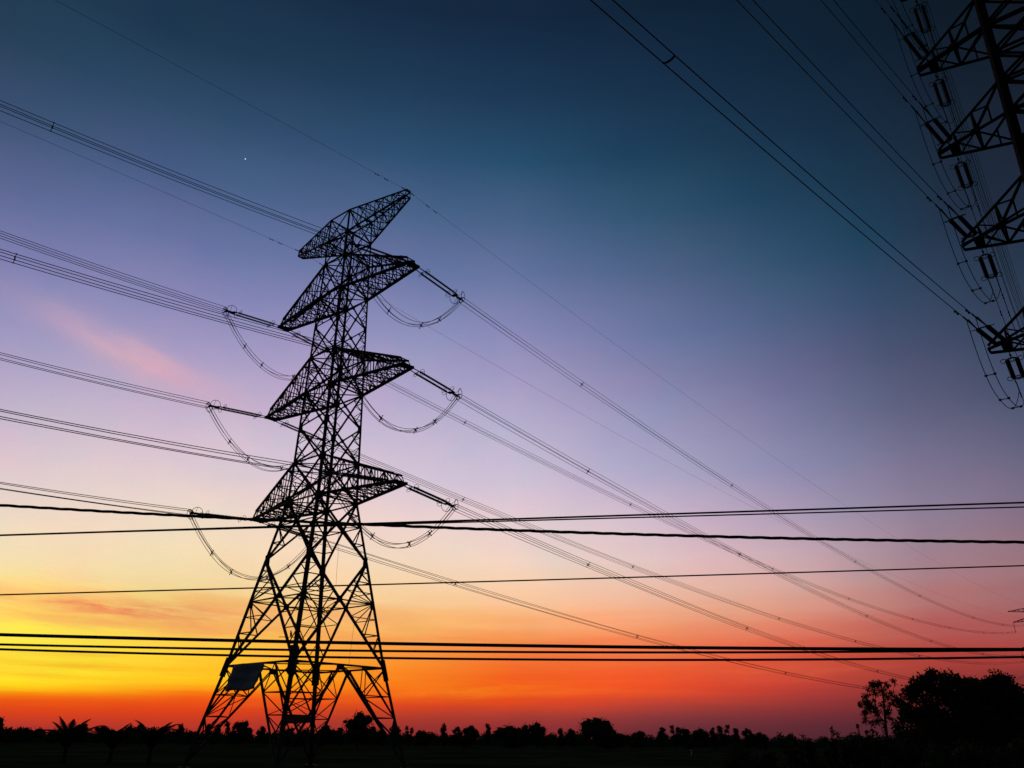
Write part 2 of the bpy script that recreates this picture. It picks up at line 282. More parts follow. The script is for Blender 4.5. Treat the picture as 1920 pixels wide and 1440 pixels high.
# ------------------------------------------------------------------ ground
g = MB(); nx = 60
rnd = random.Random(3)
xs_ = [-6000, -3000, -1500, -800] + [-500+1000*i/nx for i in range(nx+1)] + [800, 1500, 3000, 6000]
ys_ = [-400, -150, -60, -20] + [800*(i/nx)**1.6 for i in range(nx+1)] + [1200, 2500, 6000, 12000]
gz = {}
for j, y in enumerate(ys_):
    for i, x in enumerate(xs_):
        near = max(0, 1-abs(y)/300)
        g.v.append((x, y, rnd.uniform(-.08, .08)*near - (.0 if abs(y) < 1000 else 0)))
W_ = len(xs_)
for j in range(len(ys_)-1):
    for i in range(W_-1): g.f.append((j*W_+i, j*W_+i+1, (j+1)*W_+i+1, (j+1)*W_+i))
tag(g.build('field', M_FIELD, smooth=True), 'flat dark grass field reaching the horizon', kind='structure')
# ------------------------------------------------------------------ lattice pylons
PY_TH = 0.70326
PU = Vector((math.cos(PY_TH), -math.sin(PY_TH), 0)); PV = Vector((math.sin(PY_TH), math.cos(PY_TH), 0))
PC = Vector((-18.566, 78.0, 0))
SG = {'N': (1, -1), 'R': (1, 1), 'F': (-1, 1), 'L': (-1, -1)}
ORDER = ['N', 'R', 'F', 'L']

class Frame:
    """body of a pylon: half width by height"""
    def __init__(s, C, U, V, zs, ws): s.C, s.U, s.V, s.zs, s.ws = C, U, V, zs, ws
    def w(s, z): return float(np.interp(z, s.zs, s.ws))
    def c(s, k, z):
        a, b = SG[k]; w = s.w(z)
        return s.C + s.U*(a*w) + s.V*(b*w) + Vector((0, 0, z))

def isec(a0, b1, b0, a1):
    # meeting point of the two diagonals of a symmetric trapezoid
    wb = (Vector(b0)-Vector(a0)).length; wt = (Vector(b1)-Vector(a1)).length
    return lerp(a0, b1, wb/(wb+wt))

def xpanel(mb, A0, B0, A1, B1, w, sub=0, sw=.07, ring=False):
    X = isec(A0, B1, B0, A1)
    mb.bar(A0, B1, w); mb.bar(B0, A1, w)
    sl = (X.z-A0.z)/(A1.z-A0.z)
    LA, LB = lerp(A0, A1, sl), lerp(B0, B1, sl)
    if ring: mb.bar(LA, X, w*.55); mb.bar(X, LB, w*.55)
    if sub >= 1:
        for (P0, P1, Lx) in ((A0, A1, LA), (B0, B1, LB)):
            m0 = lerp(P0, X, .5); m1 = lerp(P1, X, .5)
            l0 = lerp(P0, P1, sl*.5); l1 = lerp(P0, P1, sl+(1-sl)*.5)
            mb.bar(m0, l0, sw); mb.bar(m1, l1, sw)
            mb.bar(m0, Lx, sw); mb.bar(m1, Lx, sw)
            if sub >= 2:
                for (P, m_, l_, ) in ((P0, m0, l0), (P1, m1, l1)):
                    q = lerp(P, m_, .5); ql = lerp(P, l_, .5)
                    mb.bar(q, ql, sw*.8); mb.bar(q, l_, sw*.8)
                    q2 = lerp(m_, X, .5); mb.bar(q2, lerp(l_, Lx, .5), sw*.8)
                    mb.bar(q2, Lx, sw*.8)
    return X

def plate(mb, P, U, s, t=.03, h=None):
    h = s if h is None else h
    mb.box(P, U*(s/2), Vector((0, 0, h/2)), U.cross(Vector((0, 0, 1)))*(t/2))

def arm_truss(mb, roots, tips, n, wc, wb, ext=0.0, dense=True, inner=None):
    """roots/tips: [front-low, back-low, front-high, back-high]; four chords, panels of zigzag bracing between them"""
    fl, bl, fh, bh = range(4)
    for k in range(4):
        e = (tips[k]-roots[k]).normalized()*(ext if k < 2 else 0)
        mb.bar(roots[k], tips[k]+e, wc if k < 2 else wc*.8)
    ts = [1-(1-i/n)**1.12 for i in range(n+1)]
    P = [[lerp(roots[k], tips[k], t) for t in ts] for k in range(4)]
    for i in range(1, n+1):
        last = i == n
        mb.bar(P[fl][i], P[fh][i], wb); mb.bar(P[bl][i], P[bh][i], wb)
        mb.bar(P[fl][i], P[bl][i], wb*(1.6 if last else 1)); mb.bar(P[fh][i], P[bh][i], wb)
    for i in range(n):
        # bottom face crossed, side faces single lacing with redundants, top face zigzag
        mb.bar(P[fl][i], P[bl][i+1], wb); mb.bar(P[bl][i], P[fl][i+1], wb)
        mb.bar(P[fl][i], P[fh][i+1], wb) if i % 2 else mb.bar(P[fh][i], P[fl][i+1], wb)
        mb.bar(P[bl][i], P[bh][i+1], wb) if i % 2 else mb.bar(P[bh][i], P[bl][i+1], wb)
        mb.bar(P[fh][i], P[bh][i+1], wb) if i % 2 else mb.bar(P[bh][i], P[fh][i+1], wb)
        if dense and i < n-2:
            for lo, hi in ((fl, fh), (bl, bh)):
                mid = lerp(P[lo][i], P[hi][i+1], .5) if i % 2 else lerp(P[hi][i], P[lo][i+1], .5)
                mb.bar(mid, lerp(P[lo][i], P[lo][i+1], .5), wb*.7)
                mb.bar(mid, lerp(P[hi][i], P[hi][i+1], .5), wb*.7)
            mb.bar(lerp(P[fh][i], P[bh][i], .5), lerp(P[fl][i], P[bl][i], .5), wb*.7)

def build_main_pylon():
    H0 = CAMH
    zs = [-2.5, 1.47, 3.36, 5.96, 11.38, 15.49, 21.26, 25.29, 32.9, 36.95, 44.27, 48.48, 51.54, 54.47]
    ws = [6.74, 5.90, 5.51, 4.98, 4.06, 3.36, 2.36, 2.26, 2.10, 2.0, 1.84, 1.73, 1.70, 1.62]
    zs = [z+H0 for z in zs]
    fr = Frame(PC, PU, PV, zs, ws)
    Z = lambda v: v+H0
    root = empty('lattice_pylon', (PC.x, PC.y, 0), 'large lattice pylon with three pairs of crossarms and a slanting top arm, at left', 'pylon', None)
    def fin(mb, name, m_=M_STEEL):
        mb.v = [(x-PC.x, y-PC.y, z) for x, y, z in mb.v]
        return mb.build(name, m_, root)
    lev = [Z(v) for v in (-2.3, 5.96, 15.49, 21.26, 25.29, 29.1, 32.9, 36.95, 40.6, 44.27, 48.48, 51.54, 54.47)]
    # legs
    for k in ORDER:
        mb = MB(); a, b = SG[k]; out = PU*a+PV*b
        sz = [.30, .30, .27, .25, .24, .22, .22, .20, .19, .18, .17, .16]
        for i in range(len(lev)-1):
            P, Q = fr.c(k, lev[i]), fr.c(k, lev[i+1])
            mb.angle(P, Q, sz[i], .045, out)
            mb.bar(P, Q, sz[i]*.62)
        # splice sleeves and gusset plates on both faces
        for z, s, h in ((5.55, .62, 2.0), (11.5, .42, .7), (15.49, .5, 1.0), (21.26, .55, .8), (25.29, .5, .7), (29.1, .42, .8), (32.9, .55, .8), (36.95, .48, .6), (40.6, .36, .7), (44.27, .5, .7), (48.48, .45, .6), (51.54, .36, .5), (54.4, .32, .3)):
            P = fr.c(k, Z(z))
            if z < 6:
                dz = {'N': .05, 'F': -.15, 'L': -.1, 'R': -.2}[k]; hh = {'N': 1.1, 'F': .95, 'L': .8, 'R': .9}[k]; ww = {'N': .62, 'F': .6, 'L': .4, 'R': .4}[k]
                mb.bar(fr.c(k, Z(5.96+dz-hh)), fr.c(k, Z(5.96+dz+hh)), ww); continue
            plate(mb, P-PU*(a*s*.35), PU, s, .05, h); plate(mb, P-PV*(b*s*.35), PV, s, .05, h)
        lo = fin(mb, 'leg')
        ft = MB(); P = fr.c(k, Z(-2.3)); ft.box((P.x-PC.x, P.y-PC.y, .0), (.5, 0, 0), (0, .5, 0), (0, 0, .2)); ft.build('footing', M_CONC, lo)
    # cage bracing
    mb = MB()
    faces = [('N', 'R'), ('R', 'F'), ('F', 'L'), ('L', 'N')]
    for (i0, i1, w, sub, rg) in ((1, 2, .19, 2, True), (2, 3, .17, 1, True), (3, 4, .14, 1, False), (4, 5, .14, 1, False), (5, 6, .14, 1, False), (6, 7, .13, 1, False), (7, 8, .12, 1, False), (8, 9, .12, 1, False), (9, 10, .11, 1, False), (10, 11, .1, 0, False), (11, 12, .09, 0, False)):
        cen = []
        for (p_, q_) in faces:
            A0, B0, A1, B1 = fr.c(p_, lev[i0]), fr.c(q_, lev[i0]), fr.c(p_, lev[i1]), fr.c(q_, lev[i1])
            X = xpanel(mb, A0, B0, A1, B1, w, sub, .085 if i0 < 3 else .06, rg)
            cen.append(X)
            dv = (B0-A0).normalized(); plate(mb, X, dv, .62 if i0 == 1 else (.42 if i0 < 9 else .2), .05)
        if rg:
            for t in range(4):
                mb.bar(cen[t], cen[(t+1) % 4], .09); 
                sl = cen[t]
            for t, k in enumerate(ORDER):
                P = fr.c(k, cen[0].z); Mx = (cen[t]+cen[t-1])/2
                mb.bar(P, Mx, .07)
        elif i0 in (3, 4, 6, 7, 9, 10):
            z = lev[i0]; c = [fr.c(k, z) for k in ORDER]
            for t in range(4): mb.bar(c[t], c[(t+1) % 4], .13)
            mb.bar(c[0], c[2], .09); mb.bar(c[1], c[3], .09)
    z = lev[3]; c = [fr.c(k, z) for k in ORDER]
    for z in (lev[12], lev[11], lev[10], lev[7], lev[4]):
        c = [fr.c(k, z) for k in ORDER]
        for t in range(4): mb.bar(c[t], c[(t+1) % 4], .12)
    fin(mb, 'body_bracing')
    # ring beam at the top of the legs
    mb = MB(); z = Z(5.96); c = [fr.c(k, z) for k in ORDER]; cm = [(c[t]+c[(t+1) % 4])/2 for t in range(4)]
    z2 = Z(5.55)
    for t in range(4):
        mb.bar(c[t], c[(t+1) % 4], .16); mb.bar(cm[t], cm[(t+1) % 4], .09)
        mb.bar(lerp(c[t], c[(t+1) % 4], .25), lerp(c[t], c[t-1], .25), .07)
    for t in range(4): mb.bar(lerp(cm[t], cm[(t+1) % 4], .5), c[(t+1) % 4], .07)
    fin(mb, 'ring_beam')
    # leg frames below the ring: inclined members from the face middles to the feet
    for ti, k in enumerate(ORDER):
        mb = MB(); zf = Z(-2.15); foot = fr.c(k, zf); top = fr.c(k, z)
        ds = []
        for (ca_, cb_) in (((ti+1) % 4, ti), (ti-1, ti)):
            other = c[ca_]; mid = (top+other)/2
            for dsh in (-.11, .11):
                dirn = (other-top).normalized()
                mb.bar(mid+dirn*dsh, foot+dirn*dsh*.3, .10)
            plate(mb, mid-Vector((0, 0, .18)), (other-top).normalized(), .8, .05, .5)
            ts = [.30, .52, .76]
            pt = lambda tt: (lerp(top, foot, tt), lerp(mid, foot, tt))
            rows = [pt(tt) for tt in ts]
            for a_, b_ in rows: mb.bar(a_, b_, .09)
            q = (top+mid)/2
            mb.bar(q, lerp(top, foot, .52), .12)
            mb.bar(q, rows[0][1], .07); mb.bar(q, rows[0][0], .07)
            mb.bar(rows[0][1], rows[1][0], .07); mb.bar(rows[1][0], rows[2][1], .10); mb.bar(rows[1][1], rows[2][0], .08)
            mb.bar(rows[0][1], lerp(top, foot, .02), .08)
            ds.append(rows)
        for r0, r1 in zip(ds[0], ds[1]): mb.bar(r0[1], r1[1], .07)
        mb.bar(ds[0][0][1], ds[1][1][1], .06); mb.bar(ds[1][1][1], ds[0][2][1], .06)
        fin(mb, 'leg_frame')
    # crossarms
    tips = {}
    for nm, zl, zu, a in (('1', 44.27, 48.48, 10.93), ('2', 32.9, 36.95, 11.02), ('3', 21.26, 25.29, 11.12)):
        for s, cor in ((1, ('N', 'R')), (-1, ('L', 'F'))):
            mb = MB()
            rt = [fr.c(cor[0], Z(zl)), fr.c(cor[1], Z(zl)), fr.c(cor[0], Z(zu)), fr.c(cor[1], Z(zu))]
            T = PC + PU*(s*a) + Vector((0, 0, Z(zl)))
            tp = [T-PV*.62, T+PV*.62, T-PV*.5-PU*(s*.35)+Vector((0, 0, .85)), T+PV*.5-PU*(s*.35)+Vector((0, 0, .85))]
            arm_truss(mb, rt, tp, 7, .24, .085, .35)
            mb.bar(tp[0], tp[1], .26); plate(mb, T, PU, .8, 1.2, .12)
            tips[('R' if s > 0 else 'L')+nm] = T
            fin(mb, 'crossarm')
    for s, cor in ((1, ('N', 'R')), (-1, ('L', 'F'))):
        mb = MB(); a = 9.43
        rt = [fr.c(cor[0], Z(51.54)), fr.c(cor[1], Z(51.54)), fr.c(cor[0], Z(54.47)), fr.c(cor[1], Z(54.47))]
        T = PC + PU*(s*a) + Vector((0, 0, Z(54.2)))
        tp = [T-PV*.35-Vector((0, 0, .75)), T+PV*.35-Vector((0, 0, .75)), T-PV*.3, T+PV*.3]
        arm_truss(mb, rt, tp, 7, .15, .075, .0)
        mb.bar(tp[2], tp[3], .2)
        tips[('R' if s > 0 else 'L')+'E'] = T
        fin(mb, 'earth_wire_arm')
    return root, fr, tips
pylon, PFR, TIPS = build_main_pylon()

# ------------------------------------------------------------------ strain insulator sets, jumpers and conductors
def arc(t, phi, s0, k, s):
    return Vector((t.x+math.sin(phi)*s, t.y+math.cos(phi)*s, t.z+s0*s+k*s*s))
def frame_at(t, phi, s0, k, s):
    d = Vector((math.sin(phi), math.cos(phi), s0+2*k*s)).normalized()
    h = Vector((math.cos(phi), -math.sin(phi), 0)); n = h.cross(d)
    if n.z < 0: n = -n
    return d, h, n

def disc_string(mb, z0, z1, x, R, r, pitch, n=8):
    """ribbed insulator string along local +Y from z0 to z1 at sideways offset x"""
    pts, rr = [], []
    cnt = max(3, int((z1-z0)/pitch))
    for i in range(cnt):
        a = z0+(z1-z0)*i/cnt; b = z0+(z1-z0)*(i+.35)/cnt; c_ = z0+(z1-z0)*(i+.6)/cnt
        pts += [(x, a, 0), (x, b, 0), (x, c_, 0)]; rr += [r, R, r]
    pts.append((x, z1, 0)); rr.append(r)
    mb.tube(pts, rr, n)

def make_strain_set():
    """500 kV double strain set, local +Y along the wire, 7.6 m from crossarm to yoke"""
    parts = []
    hp = .31
    for x in (-hp, hp):
        mb = MB(); disc_string(mb, 1.55, 6.15, x, .125, .07, .15); parts.append(('insulator_string', mb, M_INS))
    mb = MB()
    for x in (-hp, hp): mb.bar((x*.6, 0, 0), (x, 1.5, 0), .07)
    mb.bar((-.34, 1.5, 0), (.34, 1.5, 0), .05)
    parts.append(('link_plate', mb, M_HW))
    mb = MB()
    mb.box((0, 6.55, 0), (.36, 0, 0), (0, .2, 0), (0, 0, .03)); mb.box((0, 7.1, 0), (.05, 0, 0), (0, .45, 0), (0, 0, .10))
    for x in (-hp, hp): mb.bar((x, 6.1, 0), (x, 6.6, 0), .09)
    for sx_ in (-1, 1):
        for sz_ in (-1, 1): mb.bar((0, 7.1, 0), (.25*sx_, 7.75, .25*sz_), .07)
    mb.bar((-.25, 7.7, .25), (.25, 7.7, .25), .05); mb.bar((-.25, 7.7, -.25), (.25, 7.7, -.25), .05)
    parts.append(('yoke_plate', mb, M_HW))
    for x in (-hp, hp):
        sg = 1 if x > 0 else -1
        mb = MB(); mb.ring((x+sg*.15, 1.75, 0), (0, .75, .25*sg), .30, .02); mb.bar((x, 1.6, 0), (x+sg*.42, 1.75, 0), .03); parts.append(('arcing_ring', mb, M_HW))
        mb = MB(); mb.ring((x+sg*.18, 6.0, 0), (0, .8, -.2*sg), .33, .022); mb.bar((x, 6.2, 0), (x+sg*.48, 6.0, 0), .03); parts.append(('arcing_ring', mb, M_HW))
        mb = MB(); mb.ring((x+sg*.36, 7.15, 0), (.9*sg, .35, 0), .50, .028); mb.bar((0, 7.0, 0), (x+sg*.36, 7.15, .5), .03); mb.bar((0, 7.0, 0), (x+sg*.36, 7.15, -.5), .03); parts.append(('corona_ring', mb, M_HW))
    return parts
def make_small_set(Lc, L, ringed=True, y1=3.5):
    """220 kV double strain set: chain Lc, two strings, yoke at L"""
    parts = []; hp = .23; y0 = Lc+.18
    for x in (-hp, hp):
        mb = MB(); disc_string(mb, y0, y1, x, .125, .05, .15); parts.append(('insulator_string', mb, M_INS))
    mb = MB(); k = 5
    for i in range(k): mb.box((0, Lc*(i+.5)/k, 0), (.05 if i % 2 else .02, 0, 0), (0, Lc/k*.42, 0), (0, 0, .02 if i % 2 else .05))
    parts.append(('chain_link', mb, M_HW))
    mb = MB(); mb.tube([(-hp, y0, 0), (-hp*.9, Lc+.05, 0), (-hp*.4, Lc-.03, 0), (0, Lc-.05, 0), (hp*.4, Lc-.03, 0), (hp*.9, Lc+.05, 0), (hp, y0, 0)], .04, 6)
    parts.append(('yoke', mb, M_HW))
    mb = MB(); mb.bar((-hp-.03, y1+.08, 0), (hp+.03, y1+.08, 0), .07, .04)
    for x in (-1, 1): mb.bar((x*hp, y1, 0), (x*.2, L, 0), .05); mb.bar((x*hp, y1+.05, 0), (x*.2, L, .12), .035)
    parts.append(('yoke_plate', mb, M_HW))
    if ringed:
        for x in (-hp, hp):
            for y in (y0-.02, y1+.02):
                mb = MB()
                for sd in (-1, 1): mb.ring((x+sd*.17, y, 0), (0, .35, 1), .15, .02, 12, 4)
                parts.append(('arcing_ring', mb, M_HW))
    return parts
_cache = {}
def place_set(key, maker, P, d, h, n, name, label, cat, group):
    if key not in _cache:
        _cache[key] = [(nm, mb.build(nm, m_), mb.v) for nm, mb, m_ in maker()]
        _cache[key+'_used'] = False
    root = empty(name, (0, 0, 0), label, cat, group)
    M_ = Matrix.Identity(4)
    for i in range(3): M_[i][0] = h[i]; M_[i][1] = d[i]; M_[i][2] = n[i]; M_[i][3] = P[i]
    root.matrix_world = M_
    made = []
    for nm, o, vv in _cache[key]:
        c_ = o
        if _cache[key+'_used']: c_ = o.copy(); COL.objects.link(c_)
        made.append((nm, c_, sum(v[0] for v in vv)))
    for nm, c_, xs in made:          # rings belong to the string or the yoke they sit on
        if nm == 'arcing_ring': c_.parent = next(q for n_, q, x_ in made if n_ == 'insulator_string' and x_*xs > 0)
        elif nm == 'corona_ring': c_.parent = next(q for n_, q, x_ in made if n_ == 'yoke_plate')
        else: c_.parent = root
    _cache[key+'_used'] = True
    return root

def quad_spacer(P, h, n, s=.25):
    mb = MB()
    for a in (-1, 1):
        for b in (-1, 1): mb.bar(P, P+h*(a*s)+n*(b*s), .045); mb.box(P+h*(a*s)+n*(b*s), h*.03, n*.03, h.cross(n)*.05)
    mb.bar(P+h*s*.5+n*s*.5, P-h*s*.5+n*s*.5, .04); mb.bar(P+h*s*.5-n*s*.5, P-h*s*.5-n*s*.5, .04)
    mb.bar(P+h*s*.5+n*s*.5, P+h*s*.5-n*s*.5, .04); mb.bar(P-h*s*.5+n*s*.5, P-h*s*.5-n*s*.5, .04)
    return mb

ARM = {'1': 'top', '2': 'middle', '3': 'bottom'}
SIDE = {'R': 'right', 'L': 'left'}
# azimuth, slope and curvature of every span leaving the big pylon
LS = {'R1': (226.73, -.1074), 'L1': (221.83, -.1038), 'R2': (227.20, -.1082), 'L2': (222.04, -.1057), 'R3': (226.79, -.0982), 'L3': (221.73, -.0957), 'RE': (223.34, -.0392), 'LE': (220.46, -.0648)}
RS = {'R1': (37.89, -.0798), 'L1': (40.04, -.0865), 'R2': (37.88, -.0823), 'L2': (40.79, -.0899), 'R3': (37.20, -.0778), 'L3': (40.73, -.0877), 'RE': (39.35, -.0653), 'LE': (40.71, -.0724)}
KL, KLE, KR, KRE = 1.00e-3, -.2e-3, .23592e-3, .17831e-3
SL = 7.6; QS = .25; RW = .030
ENDL, ENDR = 128.0, 425.0
SPACER_R = {'R1': [31.3, 77.0, 143.9, 202.9, 279.8, 344.2], 'L1': [31.4, 75.3, 136.3, 186.6, 246.4, 293.6, 352.0, 405.1], 'R2': [32.0, 77.1, 145.7, 205.8, 283.0], 'L2': [31.2, 73.6, 132.5, 179.4, 234.8], 'R3': [31.8, 79.0, 153.5], 'L3': [30.4, 74.1, 133.0, 181.2]}
SPACER_L = {'R1': [33.4], 'R2': [33.3], 'L1': [78], 'L2': [80], 'R3': [76], 'L3': [82]}
for nm, T in TIPS.items():
    side, lev_ = nm[0], nm[1]
    if lev_ == 'E':
        for SPN, K, E_, w_ in ((LS, KLE, 128.0, 'left'), (RS, KRE, ENDR, 'right')):
            phi, s0 = math.radians(SPN[nm][0]), SPN[nm][1]
            mb = MB(); Ls = [.0]+[1.5, 4, 8]+[8+(E_-8)*i/40 for i in range(1, 41)]
            root = empty('earth_wire', tuple(T), 'single thin earth wire running %s from the %s end of the slanting top arm' % (w_, SIDE[side]), 'wire', 'earth wires on the big pylon')
            mb.tube([arc(T, phi, s0, K, s)-T for s in Ls], .017, 4); mb.build('wire', M_WIRE, root)
            mb = MB(); d, h, n = frame_at(T, phi, s0, K, 1); mb.bar((0, 0, 0), d*.9, .07); mb.build('dead_end_clamp', M_HW, root)
            for sd in (3.0, 4.2):
                mb = MB(); P = arc(T, phi, s0, K, sd)-T; mb.bar(P-d*.2-Vector((0, 0, .07)), P+d*.2-Vector((0, 0, .07)), .03)
                mb.bar(P-d*.24-Vector((0, 0, .07)), P-d*.13-Vector((0, 0, .07)), .08); mb.bar(P+d*.13-Vector((0, 0, .07)), P+d*.24-Vector((0, 0, .07)), .08)
                mb.bar(P, P-Vector((0, 0, .07)), .03); mb.build('vibration_damper', M_HW, root)
        continue
    ends = {}
    for SPN, K, E_, w_, sp in ((LS, KL, ENDL, 'left', SPACER_L), (RS, KR, ENDR, 'right', SPACER_R)):
        phi, s0 = math.radians(SPN[nm][0]), SPN[nm][1]
        P0 = T.copy()
        d, h, n = frame_at(P0, phi, s0, K, SL*.5)
        place_set('big', make_strain_set, P0, d, h, n, 'strain_insulator', '%s-pulling strain insulator with rings at the big pylon\'s %s %s crossarm tip' % (w_, ARM[lev_], SIDE[side]), 'insulator', 'strain insulators on the big pylon')
        ends[w_] = (P0+d*SL, d, h, n)
        root = empty('conductor_bundle', tuple(P0), 'four-wire bundle running %s from the big pylon\'s %s %s crossarm' % (w_, ARM[lev_], SIDE[side]), 'power line', 'four-wire bundles on the big pylon')
        nseg = 60
        Ls = [SL+(E_-SL)*(i/nseg)**1.15 for i in range(nseg+1)]
        for a in (-1, 1):
            for b in (-1, 1):
                mb = MB(); pts = []
                for s in Ls:
                    d2, h2, n2 = frame_at(P0, phi, s0, K, s)
                    wob = .03*math.sin(s*.11+a*1.3+b*2.1)
                    pts.append(arc(P0, phi, s0, K, s)+h2*(a*QS)+n2*(b*QS+wob)-P0)
                mb.tube(pts, RW if w_ == 'left' else RW*.95, 4); mb.build('conductor', M_WIRE, root)
        for s in sp[nm]:
            d2, h2, n2 = frame_at(P0, phi, s0, K, s)
            quad_spacer(arc(P0, phi, s0, K, s)-P0, h2, n2, QS).build('spacer', M_HW, root)
    # jumper loop under the arm
    A, dA, hA, nA = ends['left']; B, dB, hB, nB = ends['right']
    root = empty('jumper_loop', tuple(T), 'slack four-wire jumper loop hanging below the big pylon\'s %s %s crossarm' % (ARM[lev_], SIDE[side]), 'cable loop', 'jumper loops on the big pylon')
    jr = random.Random(hash(nm) % 97 if False else ord(nm[0])+ord(nm[1]))
    drop = {'R1': 5.7, 'R2': 5.6, 'R3': 4.9, 'L1': 5.2, 'L2': 5.0, 'L3': 5.5}[nm]
    def jp(t, a, b, dr):
        base = lerp(A, B, t); u_ = abs(2*t-1)
        hh = (hA*(1-t) - hB*t*(1 if hA.dot(hB) < 0 else -1)); hh.normalize()
        return base - Vector((0, 0, dr*(1-u_**2.0))) + hh*(a*QS) + Vector((0, 0, b*QS*.8)) - T
    for a in (-1, 1):
        for b in (-1, 1):
            mb = MB(); dr = drop+jr.uniform(-.22, .22); ph = jr.uniform(0, 6)
            pts = [jp(i/40, a, b, dr*(1+.018*math.sin(9*i/40+ph))) for i in range(41)]
            mb.tube(pts, .026, 5); mb.build('jumper_cable', M_WIRE, root)
    hh = (hA+hB*(1 if hA.dot(hB) > 0 else -1)).normalized()
    for t in (.2, .36, .64, .8):
        P = (jp(t, 1, 1, drop)+jp(t, -1, -1, drop))/2
        tg = (jp(t+.02, 1, 1, drop)-jp(t-.02, 1, 1, drop)).normalized()
        quad_spacer(P, hh, Vector((0, 0, 1)), QS*.95).build('spacer', M_HW, root)

# ------------------------------------------------------------------ far suspension pylon on the right edge
phiF = math.radians(40.04)
tL1 = arc(TIPS['L1'], phiF, -.0865, KR, ENDR)
FU = Vector((math.cos(math.radians(40)), -math.sin(math.radians(40)), 0)); FV = Vector((math.sin(math.radians(40)), math.cos(math.radians(40)), 0))
FA = 9.2
FC = Vector((tL1.x, tL1.y, 0)) + FU*FA
z1f = tL1.z+4.6
def build_far_pylon():
    root = empty('lattice_pylon', (FC.x, FC.y, 0), 'small distant lattice pylon with hanging insulators, cut off by the right edge of the view', 'pylon')
    zt = z1f+6.5
    fr = Frame(FC, FU, FV, [0, z1f-24, z1f, zt], [5.5, 2.0, 1.1, .9])
    def fin(mb, name, m_=M_STEEL):
        mb.v = [(x-FC.x, y-FC.y, z) for x, y, z in mb.v]; return mb.build(name, m_, root)
    lv = [0, z1f-33, z1f-27, z1f-22, z1f-17, z1f-13, z1f-8, z1f-4, z1f, z1f+3, zt]
    for k in ORDER:
        mb = MB()
        for i in range(len(lv)-1): mb.bar(fr.c(k, lv[i]), fr.c(k, lv[i+1]), .28)
        fin(mb, 'leg')
    mb = MB()
    for p_, q_ in (('N', 'R'), ('R', 'F'), ('F', 'L'), ('L', 'N')):
        for i in range(len(lv)-1): xpanel(mb, fr.c(p_, lv[i]), fr.c(q_, lv[i]), fr.c(p_, lv[i+1]), fr.c(q_, lv[i+1]), .14)
    fin(mb, 'body_bracing')
    for z, zu, a in ((z1f, 2.2, FA), (z1f-12.3, 2.2, FA-.6), (z1f-24.6, 2.2, FA-.4), (z1f+5.2, 1.2, FA+1.2)):
        for s, cor in ((1, ('N', 'R')), (-1, ('L', 'F'))):
            mb = MB(); T = FC+FU*(s*a)+Vector((0, 0, z)); top = z+zu > zt-.5
            rt = [fr.c(cor[0], z-(.9 if top else 0)), fr.c(cor[1], z-(.9 if top else 0)), fr.c(cor[0], z+zu), fr.c(cor[1], z+zu)]
            tp = [T-FV*.15, T+FV*.15, T-FV*.12+Vector((0, 0, .2)), T+FV*.12+Vector((0, 0, .2))]
            arm_truss(mb, rt, tp, 4, .2, .12, 0, False)
            fin(mb, 'earth_wire_arm' if top else 'crossarm')
    return root
build_far_pylon()
for i, (dz, a) in enumerate(((0, FA), (-12.3, FA-.6), (-24.6, FA-.4))):
    for s in (-1, 1):
        T = FC+FU*(s*a)+Vector((0, 0, z1f+dz))
        root = empty('suspension_insulator', tuple(T), 'hanging insulator string under the distant pylon\'s %s %s crossarm' % (('top', 'middle', 'bottom')[i], 'left' if s < 0 else 'right'), 'insulator', 'insulators on the distant pylon')
        mb = MB(); pts = []; rr = []
        for j in range(25): pts += [(.0, 0, -.3-j*.16), (0, 0, -.38-j*.16)]; rr += [.05, .16]
        mb.tube(pts, rr, 6); mb.build('insulator_string', M_INS, root)
        mb = MB(); mb.bar((0, 0, 0), (0, 0, -.4), .08); mb.build('hanger', M_HW, root)
        mb = MB(); mb.box((0, 0, -4.5), FU*.35, FV*.35, Vector((0, 0, .14))); mb.build('clamp', M_HW, root)
